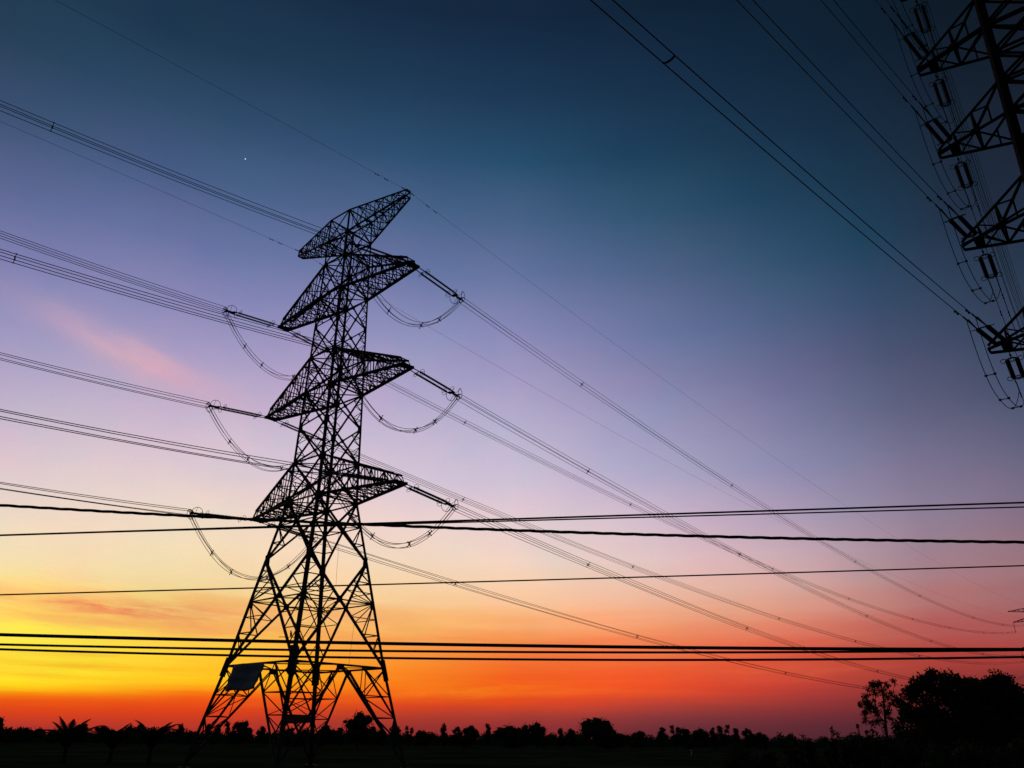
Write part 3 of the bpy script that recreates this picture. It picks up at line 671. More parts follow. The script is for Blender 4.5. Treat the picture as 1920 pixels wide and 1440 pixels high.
# ------------------------------------------------------------------ near pylon at the right edge
RTH = 0.69636021
RC = Vector((29.6815, 35.405, 0)); RUl = Vector((-math.cos(RTH), math.sin(RTH), 0)); RV = Vector((math.sin(RTH), math.cos(RTH), 0))
RZ0 = 38.730+CAMH; RA = 5.464; RSP = 6.5; RH = 2.338; RTW = .304
def build_near_pylon():
    zt = RZ0+3*RSP+RH+3
    fr = Frame(RC, -RUl, RV, [0, 14+CAMH, RZ0, zt], [4.2, 1.86, 1.46, 1.05])
    root = empty('lattice_pylon', (RC.x, RC.y, 0), 'near lattice pylon with stacked tapering crossarms, cut off by the upper right edge', 'pylon')
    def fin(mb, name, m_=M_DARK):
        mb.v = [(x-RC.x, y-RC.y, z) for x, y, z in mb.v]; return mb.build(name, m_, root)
    arms = [RZ0-RSP*i for i in (3, 2, 1, 0, -1, -2, -3)]
    lv = [0, 5, 9.5, 13.5, 17.3]
    for z in arms: lv += [z, z+RH, z+RH+(RSP-RH)/2]
    lv = [0, 5, 9.5, 13.5, 17.5] + lv[5:]; lv[-1] = zt
    for k in ORDER:
        mb = MB()
        for i in range(len(lv)-1): mb.angle(fr.c(k, lv[i]), fr.c(k, lv[i+1]), .33, .05, fr.U*SG[k][0]+fr.V*SG[k][1]); mb.bar(fr.c(k, lv[i]), fr.c(k, lv[i+1]), .27)
        for z in lv[5:]: plate(mb, fr.c(k, z)-fr.U*(SG[k][0]*.15), fr.U, .6, .04, .5); plate(mb, fr.c(k, z)-fr.V*(SG[k][1]*.15), fr.V, .6, .04, .5)
        fin(mb, 'leg')
    mb = MB()
    for p_, q_ in (('N', 'R'), ('R', 'F'), ('F', 'L'), ('L', 'N')):
        for i in range(len(lv)-1):
            xpanel(mb, fr.c(p_, lv[i]), fr.c(q_, lv[i]), fr.c(p_, lv[i+1]), fr.c(q_, lv[i+1]), .12)
            if i > 3: mb.bar(fr.c(p_, lv[i]), fr.c(q_, lv[i]), .12)
    for z in arms:
        mb.bar(fr.c('N', z), fr.c('F', z), .09); mb.bar(fr.c('R', z), fr.c('L', z), .09)
    fin(mb, 'body_bracing')
    for z in arms:
        for s, (cn, cf) in ((-1, ('L', 'F')), (1, ('N', 'R'))):
            mb = MB(); T = RC+fr.U*(s*RA)+Vector((0, 0, z))
            rt = [fr.c(cn, z), fr.c(cf, z), fr.c(cn, z+RH), fr.c(cf, z+RH)]
            tp = [T-RV*RTW, T+RV*RTW, T-RV*(RTW*.7)+Vector((0, 0, .22)), T+RV*(RTW*.7)+Vector((0, 0, .22))]
            fl, bl, fh, bh = range(4)
            for k in range(4): mb.bar(rt[k], tp[k], .13 if k < 2 else .11)
            for t in (.45,):
                P = [lerp(rt[k], tp[k], t) for k in range(4)]
                mb.bar(P[0], P[2], .11); mb.bar(P[1], P[3], .11); mb.bar(P[0], P[1], .12); mb.bar(P[2], P[3], .09)
                mb.bar(rt[0], P[1], .08); mb.bar(rt[1], P[0], .08)
                mb.bar(rt[2], P[0], .12); mb.bar(rt[3], P[1], .12)
                plate(mb, P[0], fr.U, .42, .04)
                mb.bar(lerp(rt[0], tp[0], .22), lerp(rt[2], P[0], .5), .07); mb.bar(lerp(rt[1], tp[1], .22), lerp(rt[3], P[1], .5), .07)
                mb.bar(P[2], lerp(rt[2], P[0], .5), .07)
                Q = [lerp(rt[k], tp[k], .74) for k in range(4)]
                mb.bar(P[0], Q[2], .07); mb.bar(P[1], Q[3], .07); mb.bar(Q[0], Q[1], .08); mb.bar(Q[2], Q[3], .07); mb.bar(Q[0], Q[2], .07); mb.bar(Q[1], Q[3], .07)
                mb.bar(P[0], Q[1], .07); mb.bar(P[1], Q[0], .07)
            a1 = T-fr.U*(s*.83)
            mb.box(a1, fr.U*.22, RV*.34, Vector((0, 0, .09)))
            mb.bar(tp[0], tp[1], .1)
            fin(mb, 'crossarm')
    return root, fr
near_pylon, RFR = build_near_pylon()
NAMES = {3: 'lowest', 2: 'second lowest', 1: 'third lowest', 0: 'fourth lowest', -1: 'fifth lowest', -2: 'sixth lowest', -3: 'topmost'}
phL, sL_, kL_ = math.radians(226.054), -.06669, .7206e-3
phR, sR_, kR_ = math.radians(36.777), -.12137, .2502e-3
def damper(P, d, up=Vector((0, 0, 1))):
    mb = MB(); q = P-up*.09; mb.bar(P+up*.03, q, .035); mb.bar(q-d*.2, q+d*.2, .018)
    mb.bar(q-d*.24, q-d*.12, .075); mb.bar(q+d*.12, q+d*.24, .075); return mb
for i in (3, 2, 1, 0, -1, -2, -3):
    z = RZ0-RSP*i
    T = RC+RUl*(RA-.83)+Vector((0, 0, z-.1))
    nm = NAMES[i]
    ends = {}
    for w_, ph, s0, K, Ls_, Lc, E_ in (('left', phL, sL_, kL_, 5.3, 1.25, 92.0), ('right', phR, sR_, kR_, 4.3, 1.15, 320.0)):
        d, h, n = frame_at(T, ph, s0, K, 2)
        if not (w_ == 'left' and i < -1):
            place_set('small'+w_, (lambda Lc=Lc, Ls_=Ls_, w_=w_: make_small_set(Lc, Ls_, y1=3.95 if w_ == 'left' else 3.45)) , T, d, h, n, 'strain_insulator',
                  'ribbed strain insulator on the near pylon\'s %s crossarm, pulling %s' % (nm, 'up and left' if w_ == 'left' else 'down and away'), 'insulator', 'strain insulators on the near pylon')
        ends[w_] = (T+d*Ls_, d, h, n)
        if w_ == 'left' and i < -1: continue
        root = empty('conductor_pair', tuple(T), 'two wires from the near pylon\'s %s crossarm, %s' % (nm, 'rising to the top edge' if w_ == 'left' else 'falling away lower right'), 'power line', 'wire pairs on the near pylon')
        for a in (-1, 1):
            mb = MB(); pts = []
            for j in range(61):
                s = Ls_+(E_-Ls_)*(j/60)**1.2
                d2, h2, n2 = frame_at(T, ph, s0, K, s); pts.append(arc(T, ph, s0, K, s)+h2*(a*.2)-T)
            mb.tube(pts, .020, 5); mb.build('conductor', M_WIRE, root)
            for sd in (1.6,) if w_ == 'left' else (1.3, 3.4):
                P = arc(T, ph, s0, K, Ls_+sd+.15*a)-T+h*(a*.2); damper(P, d).build('vibration_damper', M_HW, root)
            mb = MB(); mb.bar(T+d*(Ls_-.1)+h*(a*.2)-T, arc(T, ph, s0, K, Ls_+.8)+h*(a*.2)-T, .055); mb.build('dead_end_clamp', M_HW, root)
        if w_ == 'left':
            for s in ((30.2,) if i == 3 else (36.0+3*i,)):
                d2, h2, n2 = frame_at(T, ph, s0, K, s); P = arc(T, ph, s0, K, s)-T
                mb = MB(); mb.tube([P+h2*(.2*math.cos(q*math.pi/6))-n2*(.075*math.sin(q*math.pi/6)) for q in range(7)], .035, 5); mb.build('spacer', M_RUB, root)
    if i < -1: continue
    A, dA, hA, nA = ends['left']; B, dB, hB, nB = ends['right']
    A = A+dA*.35; B = B+dB*.7
    root = empty('jumper_loop', tuple(T), 'two-wire jumper loop hanging below the near pylon\'s %s crossarm' % nm, 'cable loop', 'jumper loops on the near pylon')
    hm = (hA-hB).normalized()
    def jq(t, a):
        u_ = 2*t-1
        return lerp(A, B, t)-Vector((0, 0, 2.35*(1-abs(u_)**2.6)))+hm*(a*.2)+RUl*(.25*(1-u_*u_))-T
    for a in (-1, 1):
        mb = MB(); mb.tube([jq(j/36, a) for j in range(37)], .020, 5); mb.build('jumper_cable', M_WIRE, root)
    for t in (.25, .5, .76):
        mb = MB(); mb.bar(jq(t, -1), jq(t, 1), .035); mb.box(jq(t, -1), (.05, 0, 0), (0, .05, 0), (0, 0, .05)); mb.box(jq(t, 1), (.05, 0, 0), (0, .05, 0), (0, 0, .05)); mb.build('spacer', M_HW, root)

# ------------------------------------------------------------------ roadside cables close to the viewer
def cable(px, Y, r, label, strands=1, name='roadside_cable', slope=0.0, pitch=.55):
    P = [at(x, y, Y) for x, y in px]
    X_ = np.array([p_.x for p_ in P]); Z_ = np.array([p_.z for p_ in P])
    cf = np.polyfit(X_, Z_, 2 if len(px) > 3 else 1)
    pts0 = []
    for i in range(0, 641):
        x = -20+40*i/640; pts0.append(Vector((x, Y, float(np.polyval(cf, x)))))
    root = empty(name, tuple(pts0[320]), label, 'cable', 'cables along the road')
    if strands == 1:
        mb = MB(); mb.tube([p_-pts0[320] for p_ in pts0[::8]], r, 8); mb.build('cable_core', M_RUB, root, True)
    else:
        for s in range(strands):
            mb = MB(); off = r*.55
            mb.tube([p_-pts0[320]+Vector((0, math.cos(p_.x*2*math.pi/pitch+s*2*math.pi/strands)*off, math.sin(p_.x*2*math.pi/pitch+s*2*math.pi/strands)*off)) for p_ in pts0], r*.5, 6)
            mb.build('cable_strand', M_RUB, root, True)
    return root
YC = 14.0
cable([(0, 946.7), (160, 956.7), (320, 966.7), (477, 974), (673, 982.7), (840, 989), (1007, 996), (1280, 1005), (1600, 1010.7), (1920, 1017.3)], YC, .028, 'thick twisted cable passing at the lowest crossarm, sloping down to the right', 3, pitch=1.1)
cable([(0, 1002.5), (320, 994.5), (520, 989), (677, 981.7), (960, 971.7), (1280, 963.3), (1600, 951.7), (1920, 943)], YC+.2, .017, 'cable rising to the right, upper of the close pair above the twisted cable', 1)
cable([(0, 1002.8), (320, 995.0), (520, 990), (677, 984), (960, 975), (1280, 969), (1600, 959), (1920, 950.7)], YC+.35, .013, 'thinner cable rising to the right, lower of the close pair above the twisted cable', 1)
cable([(0, 1114.5), (320, 1107.7), (617, 1099), (853, 1091.7), (1280, 1079.3), (1600, 1070), (1920, 1061)], YC, .012, 'lone thin cable crossing the middle of the orange sky, rising to the right', 1)
cable([(0, 1190.3), (320, 1197.7), (633, 1205), (960, 1210.7), (1280, 1214), (1600, 1217), (1920, 1217.5)], YC, .027, 'thickest and uppermost of the three low black cables over the sunset glow', 1)
cable([(0, 1208.5), (320, 1214.3), (633, 1220.7), (960, 1222), (1280, 1223.3), (1600, 1222), (1920, 1219)], YC+.25, .019, 'middle one of the three low black cables over the sunset glow', 1)
cable([(0, 1217.5), (320, 1226), (633, 1232.7), (960, 1236), (1280, 1237.7), (1600, 1236), (1920, 1231.7)], YC, .0185, 'lowest of the three low black cables over the sunset glow', 1)

# ------------------------------------------------------------------ small things on the big pylon
zr = 5.96+CAMH
cN, cL = PFR.c('N', zr), PFR.c('L', zr)
# tarpaulin tied to the ring beam, left near face
a_, b_ = lerp(cL, cN, .20), lerp(cL, cN, .665)
nrm = (-PV-PU*0).normalized()
mb = MB(); nxx, nzz = 14, 10
zb = 3.72+CAMH
def tp_(u_, v_):
    top = lerp(a_, b_, u_); bot = lerp(lerp(cL, cN, .135), lerp(cL, cN, .58), u_); bot.z = zb+.1*u_+.08*math.sin(u_*7)
    P = lerp(top, bot, v_) + nrm*(.42+.05*math.sin(v_*16)+.06*math.sin(u_*5+v_*3)) + (nrm*.15)*v_
    P.z += .04*math.sin(u_*6)*(1-v_) ; 
    return P+ (b_-a_).normalized()*(-.12*math.sin(v_*math.pi)*(1-u_))
for j in range(nzz+1):
    for i in range(nxx+1): mb.v.append(tuple(tp_(i/nxx, j/nzz)))
k_ = len(mb.v)
for j in range(nzz+1):
    for i in range(nxx+1): mb.v.append(tuple(tp_(i/nxx, j/nzz)-nrm*.012))
w__ = nxx+1
for j in range(nzz):
    for i in range(nxx):
        q = (j*w__+i, j*w__+i+1, (j+1)*w__+i+1, (j+1)*w__+i); mb.f.append(q); mb.f.append(tuple(k_+t for t in q[::-1]))
for i in range(nxx):
    mb.f.append((i+1, i, k_+i, k_+i+1)); b0 = nzz*w__; mb.f.append((b0+i, b0+i+1, k_+b0+i+1, k_+b0+i))
for j in range(nzz):
    mb.f.append((j*w__, (j+1)*w__, k_+(j+1)*w__, k_+j*w__)); e_ = nxx; mb.f.append(((j+1)*w__+e_, j*w__+e_, k_+j*w__+e_, k_+(j+1)*w__+e_))
tag(mb.build('tarpaulin', M_SHEET, None, True), 'blue-grey sheet with horizontal folds tied to the left of the big pylon\'s base', 'tarpaulin')
# dark sheet low between the near and the far leg
P1 = PFR.c('N', 1.62+CAMH); P2 = PFR.c('F', 1.98+CAMH)
mb = MB(); dd = (P2-P1).normalized(); mid = (P1+P2)/2
mb.bar(lerp(P1, P2, .02), lerp(P1, P2, .98), .12)
mb.box(mid-Vector((0, 0, .28)), dd*((P2-P1).length*.44), Vector((0, 0, .26)), dd.cross(Vector((0, 0, 1)))*.03)
for t in (.08, .35, .62, .9): mb.bar(lerp(P1, P2, t)+Vector((0, 0, .05)), lerp(P1, P2, t)-Vector((0, 0, .75)), .06)
tag(mb.build('plank_screen', M_BARK, None), 'dark plank screen fixed low across the middle of the big pylon\'s base', 'screen')
# bird perched on a thin strut
bp = at(544.5, 1193.5, 74.5)
root = empty('bird', tuple(bp), 'dark bird perched on a thin strut inside the lower part of the big pylon', 'bird')
mb = MB(); mb.tube([(0, 0, .0), (.02, 0, .08), (.03, 0, .2), (.02, 0, .33), (.01, 0, .4), (-.01, 0, .44), (-.03, 0, .5), (-.05, 0, .53)], [.03, .075, .1, .09, .055, .05, .05, .015], 8)
mb.tube([(-.05, 0, .49), (-.12, 0, .475)], [.02, .004], 5)
mb.build('body', M_FEATHER, root, True)
mb = MB(); mb.bar((.03, 0, .15), (.1, 0, -.16), .1, .02); mb.build('tail', M_FEATHER, root)
for s in (-1, 1):
    mb = MB(); mb.tube([(.04, .08*s, .34), (.07, .1*s, .2), (.1, .06*s, .0)], [.02, .05, .01], 6); mb.build('wing', M_FEATHER, root, True)
    mb = MB(); mb.bar((0, .03*s, .05), (0, .03*s, -.03), .015); mb.build('foot', M_FEATHER, root)
mb = MB(); q0 = bp+Vector((-1.3, 0, -.06)); mb.bar(bp+Vector((-1.0, -.1, -.05)), bp+Vector((.9, .1, -.05)), .05)
mb.v = [(x-PC.x, y-PC.y, z) for x, y, z in mb.v]; mb.build('perch_strut', M_STEEL, pylon)
# thin ropes hanging inside the pylon
for (pts_, Y, lb) in (([(634, 1000), (634, 1040), (631, 1075), (630, 1100)], 78, 'thin rope hanging below the lowest crossarm inside the big pylon'),
                      ([(664, 1168), (660, 1200), (656, 1230), (654, 1247)], 79, 'thin rope hanging left of the big pylon\'s right leg, above the base ring')):
    mb = MB(); mb.tube([at(x, y, Y) for x, y in pts_], .012, 4); tag(mb.build('hanging_rope', M_ROPE), lb, 'rope')
# evening star
mb = MB(); P = at(460, 298, 6000); mb_r = 5.5
for i in range(9):
    th_ = math.pi*i/8
    for j in range(12):
        a0 = 2*math.pi*j/12; mb.v.append((P.x+mb_r*math.sin(th_)*math.cos(a0), P.y+mb_r*math.sin(th_)*math.sin(a0), P.z+mb_r*math.cos(th_)))
for i in range(8):
    for j in range(12): mb.f.append((i*12+j, (i+1)*12+j, (i+1)*12+(j+1) % 12, i*12+(j+1) % 12))
ms = bpy.data.materials.new('starlight'); ms.use_nodes = True
b_ = ms.node_tree.nodes['Principled BSDF']; b_.inputs['Base Color'].default_value = (0, 0, 0, 1)
b_.inputs['Emission Color'].default_value = (.85, .93, 1, 1); b_.inputs['Emission Strength'].default_value = 1.0
tag(mb.build('evening_star', ms), 'tiny bright white evening star in the blue sky above the left wires', 'star')
# white marker post far out in the field
P = at(1296, 1407, 170); 
root = empty('marker_post', (P.x, P.y, 0), 'small white marker post far out in the dark field, right of centre', 'post')
mb = MB(); mb.bar((0, 0, 0), (0, 0, 1.1), .12); mb.build('post', M_WHITE, root)
mb = MB(); mb.box((0, 0, 1.14), (.075, 0, 0), (0, .075, 0), (0, 0, .04)); mb.build('cap', M_WHITE, root)

# ------------------------------------------------------------------ trees
def leafquad(mb, P, s, rn, droop=0.0):
    a = Vector((rn.gauss(0, 1), rn.gauss(0, 1), rn.gauss(0, 1))).normalized()
    if droop: a = (a*(1-droop)+Vector((0, 0, -1))*droop).normalized()
    b = a.cross(Vector((rn.gauss(0, 1), rn.gauss(0, 1), rn.gauss(0, 1)))).normalized()
    k = len(mb.v); l_, w_ = s*rn.uniform(.8, 1.3), s*rn.uniform(.35, .6)
    mb.v += [tuple(P), tuple(P+a*l_*.5+b*w_*.5), tuple(P+a*l_), tuple(P+a*l_*.5-b*w_*.5)]
    mb.f.append((k, k+1, k+2, k+3))
def blob(mb, c, r, rn, n=8, m_=6, sq=.9):
    k = len(mb.v); ph = rn.uniform(0, 6)
    for i in range(m_+1):
        t = math.pi*i/m_
        for j in range(n):
            a = 2*math.pi*j/n; q = r*(1+.22*math.sin(3*a+ph+i)+rn.uniform(-.12, .12))
            mb.v.append((c[0]+q*math.sin(t)*math.cos(a), c[1]+q*math.sin(t)*math.sin(a), c[2]+q*sq*math.cos(t)))
    for i in range(m_):
        for j in range(n): mb.f.append((k+i*n+j, k+(i+1)*n+j, k+(i+1)*n+(j+1) % n, k+i*n+(j+1) % n))
def tree(X, Y, h, w, kind, seed, name, label, group=None, nleaf=420, ls=.55, leafm=None, core=False):
    rn = random.Random(seed)
    root = empty(name, (X, Y, 0), label, 'tree' if 'shrub' not in name and 'bush' not in name else 'shrub', group)
    tr = MB(); lean = rn.uniform(-.06, .06)*h
    base = h*(.12 if kind in ('round', 'bush') else .2)
    tr.tube([(0, 0, -.2), (lean*.3, 0, h*.3), (lean*.7, 0, h*.6), (lean, 0, h*.88)], [h*.028, h*.022, h*.014, h*.005], 6)
    cl = []
    if kind == 'round':
        nb = 9
        for i in range(nb):
            a = rn.uniform(0, 6.28); zz = rn.uniform(.38, .84)*h
            rad = w/2*math.sqrt(max(.08, 1-((zz/h-.55)/.45)**2))*rn.uniform(.35, .8)
            cl.append((Vector((math.cos(a)*rad+lean*zz/h, math.sin(a)*rad, zz)), w*rn.uniform(.15, .24)))
        cl.append((Vector((lean, 0, h*.86)), w*.2)); cl.append((Vector((lean*.6, 0, h*.55)), w*.3))
    elif kind == 'column':
        nb = 7
        for i in range(nb):
            zz = h*(.25+.66*i/(nb-1)); cl.append((Vector((lean*zz/h+rn.uniform(-.12, .12)*w, rn.uniform(-.12, .12)*w, zz)), w*rn.uniform(.28, .44)*(1.05-.45*i/nb)))
    elif kind == 'flat':
        nb = 10
        for i in range(nb):
            a = rn.uniform(0, 6.28); rad = w/2*rn.uniform(.2, .85); cl.append((Vector((math.cos(a)*rad, math.sin(a)*rad, h*rn.uniform(.62, .9)*(1-.18*rad/(w/2)))), w*rn.uniform(.12, .19)))
    elif kind == 'fork':
        for sd in (-1, 1):
            for i in range(4):
                zz = h*(.35+.55*i/3)*rn.uniform(.92, 1.04); cl.append((Vector((sd*w*(.12+.2*i/3)+rn.uniform(-.05, .05)*w, rn.uniform(-.1, .1)*w, zz)), w*rn.uniform(.15, .24)))
    else:  # bush
        for i in range(9):
            a = rn.uniform(0, 6.28); rad = w/2*rn.uniform(.1, .85); cl.append((Vector((math.cos(a)*rad, math.sin(a)*rad, h*rn.uniform(.25, .78))), w*rn.uniform(.13, .22)))
    if kind == 'spiky':
        cl = []
        for i in range(9):
            a = rn.uniform(0, 6.28); rr_ = w*rn.uniform(.1, .5); hh = h*rn.uniform(.62, 1.0)*(1-.35*rr_/w)
            for j in range(6):
                t = .25+.75*j/5; cl.append((Vector((math.cos(a)*rr_*t, math.sin(a)*rr_*t, hh*t)), w*.13*(1.15-.75*t)))
        cl.append((Vector((0, 0, h*.3)), w*.4))
    elif name == 'tree':
        for i in range(4):
            a = rn.uniform(0, 6.28); cl.append((Vector((math.cos(a)*w*.3, math.sin(a)*w*.3, h*rn.uniform(.2, .36))), w*rn.uniform(.2, .3)))
        for i in range(10):
            c0, r0 = cl[rn.randrange(len(cl)-4)]; d0 = Vector((rn.gauss(0, 1), rn.gauss(0, 1), abs(rn.gauss(0, 1)))).normalized()
            cl.append((c0+d0*r0*.9, r0*rn.uniform(.25, .45)))
    tot = sum(c[1]**2 for c in cl)
    for c, r in cl:
        tr.tube([(lean*.5*c.z/h, 0, max(base, c.z*.5)), tuple(c)], [h*.010, h*.004], 4)
    cr = MB()
    for c, r in cl:
        if core: blob(cr, c, r*.70, rn)
        for i in range(max(6, int(nleaf*r*r/tot))):
            d = Vector((rn.gauss(0, 1), rn.gauss(0, 1), rn.gauss(0, .8))).normalized()*(r*rn.random()**.42*rn.uniform(.8, 1.18))
            leafquad(cr, c+d, ls, rn)
    cr.build('crown', leafm or M_LEAF, root); tr.build('trunk', M_BARK, root)
    return root

TREES = [
 # x, top y, width px, distance, kind, label
 (3, 1348, 26, 300, 'column', 'dark tree clipped by the left edge of the horizon line'),
 (20, 1364, 16, 330, 'column', 'slim little tree just right of the left edge on the horizon'),
 (60, 1369, 60, 380, 'flat', 'low wide flat tree on the horizon between the left edge and the first palm'),
 (101, 1367, 20, 330, 'round', 'small round tree on the horizon just left of the first palm'),
 (158, 1358, 16, 300, 'column', 'narrow tree rising behind the right fronds of the first palm'),
 (191, 1361, 22, 320, 'round', 'squarish tree on the horizon between the first and second palm'),
 (243, 1361, 26, 330, 'round', 'round tree on the horizon between the second and third palm'),
 (266, 1359, 18, 300, 'column', 'narrow tree touching the left fronds of the third palm'),
 (340, 1358, 20, 300, 'column', 'boxy upright tree standing alone between the third palm and the pylon'),
 (362, 1372, 30, 350, 'flat', 'low tree beside the pylon\'s left foot'),
 (401, 1356, 24, 330, 'fork', 'feathery twin-topped tree between the pylon\'s left leg struts'),
 (436, 1352, 22, 330, 'fork', 'thin forked tree behind the pylon\'s left leg frame'),
 (462, 1352, 34, 330, 'round', 'broad round tree right of the pylon\'s left leg frame'),
 (495, 1360, 20, 330, 'round', 'small round tree behind the first inner strut of the pylon base'),
 (520, 1372, 26, 330, 'flat', 'low tree just left of the pylon\'s nearest leg'),
 (556, 1366, 40, 300, 'bush', 'dark bushy tree between the nearest and the farthest pylon legs'),
 (612, 1360, 34, 330, 'round', 'round tree just right of the pylon\'s farthest leg'),
 (640, 1366, 18, 330, 'column', 'slim tree left of the tall round tree in the pylon base'),
 (674, 1335, 50, 260, 'round', 'tallest round tree framed inside the right half of the pylon base'),
 (712, 1368, 22, 320, 'round', 'small tree just left of the pylon\'s right foot'),
 (742, 1360, 28, 320, 'column', 'tree hidden partly by the pylon\'s right foot'),
 (768, 1362, 14, 330, 'fork', 'spindly tree just right of the pylon\'s right foot'),
 (795, 1370, 36, 380, 'flat', 'low flat tree group right of the spindly tree'),
 (835, 1358, 18, 330, 'column', 'narrow upright tree with rounded top, left of a pair of small round trees'),
 (857, 1361, 18, 330, 'round', 'small round tree between the narrow upright tree and a wider one'),
 (881, 1361, 36, 330, 'round', 'wide tree with drooping right side, left of a thin spire'),
 (915, 1356, 13, 330, 'column', 'thin spire-like tree at the left end of the long dark grove'),
 (946, 1361, 54, 330, 'flat', 'broad flat-topped tree in the left half of the long dark grove'),
 (983, 1357, 26, 320, 'round', 'round tree in the middle of the long dark grove'),
 (1006, 1354, 36, 320, 'round', 'highest tree of the long dark grove, near its right end'),
 (1051, 1367, 14, 340, 'column', 'small upright tree between the long grove and the big dome-shaped tree'),
 (1070, 1365, 20, 340, 'round', 'small round tree touching the left foot of the dome-shaped tree'),
 (1121, 1351, 62, 320, 'round', 'big dome-shaped tree standing out in the middle of the horizon'),
 (1160, 1373, 40, 380, 'flat', 'low flat tree right of the dome-shaped tree'),
 (1195, 1368, 30, 360, 'flat', 'flat bushy tree halfway between the dome-shaped tree and the marker post'),
 (1240, 1361, 20, 330, 'round', 'round-headed tree left of the twin spires above the marker post'),
 (1265, 1360, 13, 330, 'fork', 'twin-spired slim tree just left above the white marker post'),
 (1283, 1365, 26, 330, 'round', 'round tree directly above the white marker post'),
 (1314, 1366, 30, 330, 'round', 'wide round tree just right of the white marker post'),
 (1338, 1363, 13, 330, 'column', 'slim pointed tree second right of the marker post'),
 (1356, 1358, 18, 330, 'fork', 'tall twin-topped tree third right of the marker post'),
 (1378, 1367, 18, 330, 'column', 'small pointed tree right of the tall twin-topped tree'),
 (1400, 1365, 22, 330, 'round', 'round tree with ragged top before the shrubs at right'),
 (1424, 1371, 26, 330, 'flat', 'last low tree of the horizon row before the shrubs at right'),
]
for i, (x, ty, wpx, Y, kind, lb) in enumerate(TREES):
    P = at(x, ty, Y); h = P.z; w = wpx/FPX*Y*1.12
    tree(P.x, Y, h*1.0, w, kind, 100+i, 'tree', lb, 'trees along the horizon', nleaf=1500 if wpx < 40 else 3200, ls=.55 if wpx < 40 else .65, core=True)

# distant wood: one mass
mb = MB(); rn = random.Random(9)
for i in range(30000):
    ang = math.radians(rn.uniform(-42, 42)); R_ = rn.uniform(455, 500)
    x, y = math.sin(ang)*R_, math.cos(ang)*R_
    top = 4.7+.7*math.sin(ang*31+1)+.6*math.sin(ang*83+2)+.6*math.sin(ang*190)+.6*math.sin(ang*410)
    z = (top+.9)*rn.random()**.45
    leafquad(mb, Vector((x, y, z)), .95, rn)
for row in range(2):
    k_ = len(mb.v); R_ = 470+row*16; nn = 900
    for i in range(nn+1):
        ang = math.radians(-42+84*i/nn)
        top = 4.5+.6*math.sin(ang*31+1)+.6*math.sin(ang*83+2)+.7*math.sin(ang*190)+.6*math.sin(ang*410+row)+rn.uniform(-.35, .35)
        for dz, dr in ((0, -5), (top*.75, -2.5), (top, 0), (top*.75, 2.5), (0, 5)):
            mb.v.append((math.sin(ang)*(R_+dr), math.cos(ang)*(R_+dr), dz))
    for i in range(nn):
        for j in range(4): q = k_+i*5+j; mb.f.append((q, q+5, q+6, q+1))
tag(mb.build('distant_wood', M_LEAF), 'continuous low belt of far woodland closing the field at the horizon', 'woodland', kind='stuff')

# palms in the field at left
def palm(X, Y, h, seed, label, nf=17, L=3.2):
    rn = random.Random(seed); root = empty('palm', (X, Y, 0), label, 'palm', 'young palms at the left of the field')
    th_ = h*.34; tr = MB(); tr.tube([(0, 0, -.1), (.08, 0, th_*.5), (.05, 0, th_)], [.26, .2, .16], 8); tr.build('trunk', M_BARK, root)
    for i in range(nf):
        az_ = 2*math.pi*i/nf+rn.uniform(-.2, .2); el0 = rn.uniform(1.05, 1.6); LL = L*1.2*rn.uniform(.75, 1.15); mb = MB()
        dh = Vector((math.cos(az_), math.sin(az_), 0)); P = Vector((.05, 0, th_)); pts = [P.copy()]; e = el0; ns = 12
        for k in range(ns):
            e -= rn.uniform(.03, .12)*(1+k*.09); P = P+(dh*math.cos(e)+Vector((0, 0, math.sin(e))))*(LL/ns); pts.append(P.copy())
        mb.tube(pts, [.05*(1-k/(ns+1.5)) for k in range(ns+1)], 4)
        side = dh.cross(Vector((0, 0, 1)))
        for k in range(1, ns*3):
            t = k/(ns*3); q = pts[min(int(t*ns), ns-1)].lerp(pts[min(int(t*ns)+1, ns)], t*ns-int(t*ns)); dd_ = (pts[min(int(t*ns)+1, ns)]-pts[min(int(t*ns), ns-1)]).normalized()
            ln = .75*math.sin(math.pi*min(1, t*.85+.15))*L/3.2
            for s in (-1, 1):
                tip = q+(side*s*.75+dd_*.6-Vector((0, 0, .45))).normalized()*ln
                k0 = len(mb.v); mb.v += [tuple(q-dd_*.07), tuple(q+dd_*.07), tuple(lerp(q, tip, .6)+dd_*.06), tuple(tip)]; mb.f.append((k0, k0+1, k0+2, k0+3))
        mb.build('frond', M_LEAF, root)
for (x, ty, Y, seed, lb, L) in ((134, 1350, 92, 1, 'first palm from the left edge, with tall arching fronds', 3.1), (218, 1357, 96, 2, 'middle palm of the row at left, lower and half hidden', 2.9), (291, 1351, 94, 3, 'third palm from the left edge, just before the boxy tree', 3.0)):
    P = at(x, ty, Y); palm(P.x, Y, P.z, seed, lb, L=L)

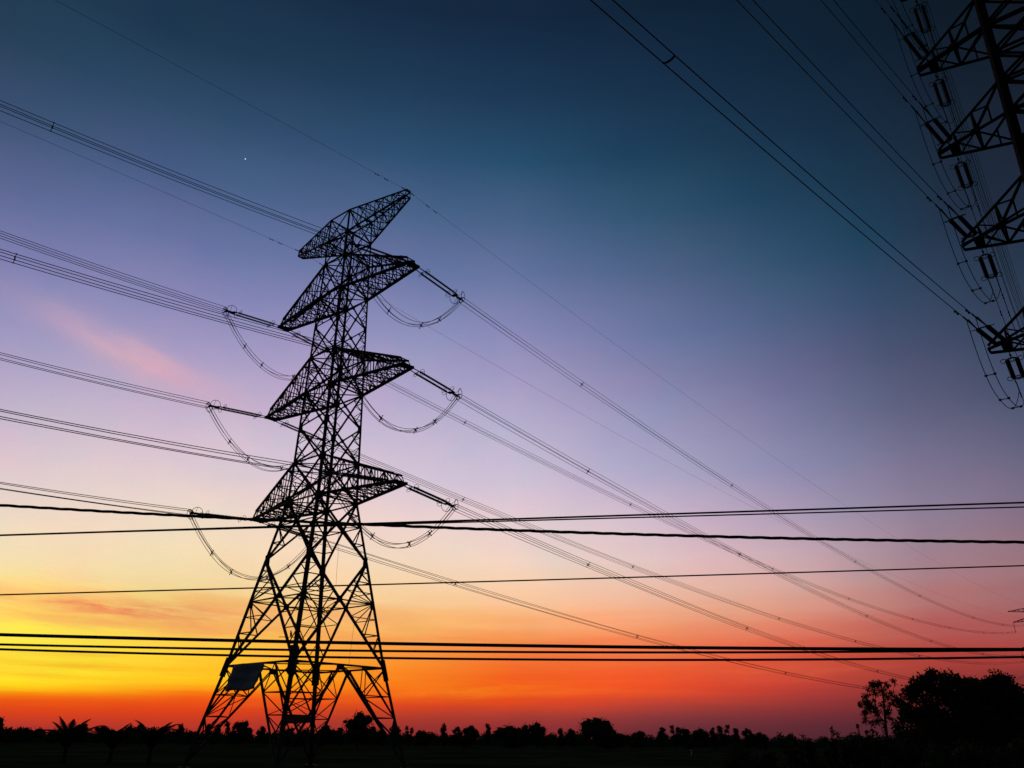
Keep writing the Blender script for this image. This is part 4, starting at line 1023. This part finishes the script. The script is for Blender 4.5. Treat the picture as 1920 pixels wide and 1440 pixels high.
# light feathery tree at right
def limb_tree(X, Y, spec, name, label, leafm, nl, ls, droop, seed, trunkr):
    """spec: list of (limb points, clump centres+radii) in local metres"""
    rn = random.Random(seed); root = empty(name, (X, Y, 0), label, 'tree')
    tr = MB()
    for pts, r0, r1 in spec['limbs']:
        n_ = len(pts); tr.tube(pts, [r0+(r1-r0)*i/(n_-1) for i in range(n_)], 7)
    cr = MB(); tot = sum(r**2*dn for _, r, dn in spec['clumps'])
    for c, r, dn in spec['clumps']:
        c = Vector(c)
        near = min((Vector(q) for pts, _, _ in spec['limbs'] for q in pts), key=lambda q: (q-c).length)
        tr.tube([near, lerp(near, c, .6)+Vector((rn.uniform(-.1, .1),)*3), c], [.03, .02, .008], 4)
        for i in range(int(nl*r*r*dn/tot)):
            d = Vector((rn.gauss(0, 1), rn.gauss(0, 1), rn.gauss(0, 1))).normalized()*(r*rn.random()**.45*rn.uniform(.75, 1.2))
            leafquad(cr, c+d, ls, rn, droop)
    cr.build('crown', leafm, root); tr.build('trunk', M_BARK, root)
    return root
def loc(x, y, Y, X0, dy=0):
    P = at(x, y, Y); return (P.x-X0, dy, P.z)
Yf = 62.0; X0 = at(1661, 1385, Yf).x
L_ = lambda x, y, d=0: loc(x, y, Yf, X0, d)
rn = random.Random(5)
clm = []
for (x, y, r, dn) in ((1650, 1278, .40, 1), (1637, 1286, .38, .9), (1662, 1282, .3, .8), (1630, 1298, .38, .8), (1645, 1297, .42, 1.1), (1660, 1297, .36, .8), (1618, 1315, .42, 1.1), (1632, 1318, .42, 1), (1648, 1315, .36, .7), (1664, 1312, .34, .7), (1622, 1330, .36, 1), (1638, 1333, .4, .9), (1651, 1330, .3, .5), (1668, 1328, .32, .7), (1630, 1345, .3, .6), (1645, 1348, .34, .6), (1672, 1340, .28, .7), (1640, 1360, .28, .5), (1652, 1365, .25, .4), (1614, 1322, .26, .8), (1665, 1290, .2, .5), (1676, 1350, .22, .5), (1656, 1350, .26, .4), (1624, 1305, .26, .6)):
    for _ in range(3): clm.append((L_(x+rn.uniform(-7, 7), y+rn.uniform(-8, 8), rn.uniform(-.9, .9)), r*rn.uniform(.45, .85), dn))
spec = dict(limbs=[([(0, 0, -.1), L_(1661, 1365), L_(1659, 1340), L_(1657, 1315), L_(1653, 1295), L_(1651, 1280)], .11, .02),
                   ([L_(1660, 1355), L_(1648, 1340, .2), L_(1636, 1320, .4), L_(1628, 1305, .4)], .05, .012),
                   ([L_(1659, 1345), L_(1666, 1325, -.3), L_(1668, 1305, -.4)], .04, .012), ([L_(1661, 1368), L_(1650, 1352, -.3), L_(1642, 1335, -.5)], .05, .01)], clumps=clm)
limb_tree(X0, Yf, spec, 'tree', 'slender open tree with drooping leaves standing left of the big dark tree', M_LEAF2, 3300, .15, .6, 21, .1)

# big dark tree at the right
Yb = 66.0; X0b = at(1830, 1388, Yb).x
B_ = lambda x, y, d=0: loc(x, y, Yb, X0b, d)
rn = random.Random(8); clm = []
outl = [(1700, 1290), (1712, 1275), (1725, 1272), (1742, 1263), (1752, 1257), (1765, 1262), (1780, 1266), (1790, 1270), (1806, 1274), (1825, 1276), (1845, 1272), (1862, 1264), (1875, 1268), (1890, 1280), (1905, 1290), (1922, 1305), (1940, 1322), (1955, 1345), (1695, 1305), (1692, 1320), (1702, 1330)]
for x, y in outl: clm.append((B_(x, y+9, rn.uniform(-1, 1)), rn.uniform(.4, .62), 1.1))
for x, y in [(1756, 1262), (1766, 1270), (1708, 1300), (1722, 1290), (1735, 1280)]: clm.append((B_(x, y, rn.uniform(-1, 1)), .4, 1.0))
for i in range(120):
    t = rn.random()**.85; x = 1722+235*t; yt = np.interp(x, [1700, 1750, 1800, 1860, 1950], [1300, 1270, 1280, 1278, 1340]); y = rn.uniform(yt+10, 1388)
    clm.append((B_(x, y, rn.uniform(-3.2, 3.2)), rn.uniform(.5, .9), .9))
for x, y in [(1845, 1290), (1858, 1284), (1870, 1282), (1882, 1292), (1895, 1300), (1908, 1310), (1850, 1305), (1865, 1300), (1880, 1310), (1900, 1325), (1915, 1335), (1930, 1345), (1835, 1292)]: clm.append((B_(x, y+4, rn.uniform(-1.5, 1.5)), .62, 1.0))
for x, y in [(1685, 1362), (1692, 1372), (1700, 1352), (1710, 1345), (1682, 1380), (1690, 1345)]: clm.append((B_(x, y, rn.uniform(-1, 1)), .42, .8))
spec = dict(limbs=[([(0, 0, -.1), B_(1828, 1350), B_(1815, 1320), B_(1800, 1295), B_(1770, 1275)], .32, .05), ([B_(1828, 1350), B_(1850, 1315, .5), B_(1870, 1285, .8)], .2, .04),
                   ([B_(1826, 1360), B_(1780, 1330, -.5), B_(1740, 1300, -.6), B_(1715, 1285, -.6)], .18, .03), ([B_(1828, 1345), B_(1880, 1320, -.6), B_(1920, 1310, -.8)], .16, .03)], clumps=clm)
limb_tree(X0b, Yb, spec, 'tree', 'big dense dark spreading tree filling the lower right corner', M_LEAF, 60000, .26, .1, 22, .3)

# shrubs in front at right, and low bushes across the foreground
SHR = [(1482, 1360, 34, 46, 'ragged shrub standing up alone right of the last horizon tree'), (1506, 1370, 34, 44, 'low shrub joined to the right side of the ragged shrub'),
       (1550, 1364, 40, 42, 'twiggy shrub halfway between the ragged shrub and the slender tree'), (1580, 1374, 40, 42, 'low rounded shrub left of the spiky shrub'), (1612, 1352, 26, 44, 'spiky shrub at the left foot of the slender tree'),
       (1632, 1362, 24, 46, 'small pointed shrub directly below the slender tree\'s left side'), (1668, 1372, 50, 46, 'wide shrub around the slender tree\'s trunk'), (1720, 1370, 60, 44, 'dark shrub below the big tree\'s left edge'),
       (1420, 1388, 60, 40, 'low dark shrub in front of the last low horizon tree'), (1360, 1404, 60, 36, 'low shrub in the dark field right of the marker post'),
       (1800, 1376, 90, 40, 'broad shrub below the middle of the big tree'), (1890, 1376, 80, 38, 'broad shrub below the big tree at the right edge')]
for i, (x, ty, wpx, Y, lb) in enumerate(SHR):
    P = at(x, ty, Y); w = wpx/FPX*Y*1.5
    k = 'spiky' if lb.startswith(('ragged', 'spiky', 'twiggy', 'small pointed')) else 'bush'
    tree(P.x, Y, P.z*1.02, w, k, 300+i, 'shrub', lb, 'shrubs at the right', nleaf=3200, ls=.15, core=(k == 'bush'))
# bushes: foreground ground cover
mb = MB(); rn = random.Random(12)
cl = []
for i in range(260):
    Y = rn.uniform(16, 60); ax_ = rn.uniform(-.75, .8); d_ = rn.random()
    den = .35+.65*(ax_ > .22)
    if rn.random() > den: continue
    hmax = 1.15 if ax_ < .22 else min(2.4, 1.0+Y*.03)
    cl.append((ax_*Y, Y, rn.uniform(.4, hmax), rn.uniform(.6, 1.6)))
for cx_, cy_, hh_, ww_ in cl:
    for i in range(150):
        a = rn.uniform(0, 6.28); r = ww_*math.sqrt(rn.random()); z = hh_*(1-(r/ww_)**2*.6)*rn.random()**.5
        leafquad(mb, Vector((cx_+math.cos(a)*r, cy_+math.sin(a)*r, z)), .2, rn)
tag(mb.build('undergrowth', M_LEAF), 'tangled low undergrowth in the dark foreground', 'undergrowth', kind='stuff')
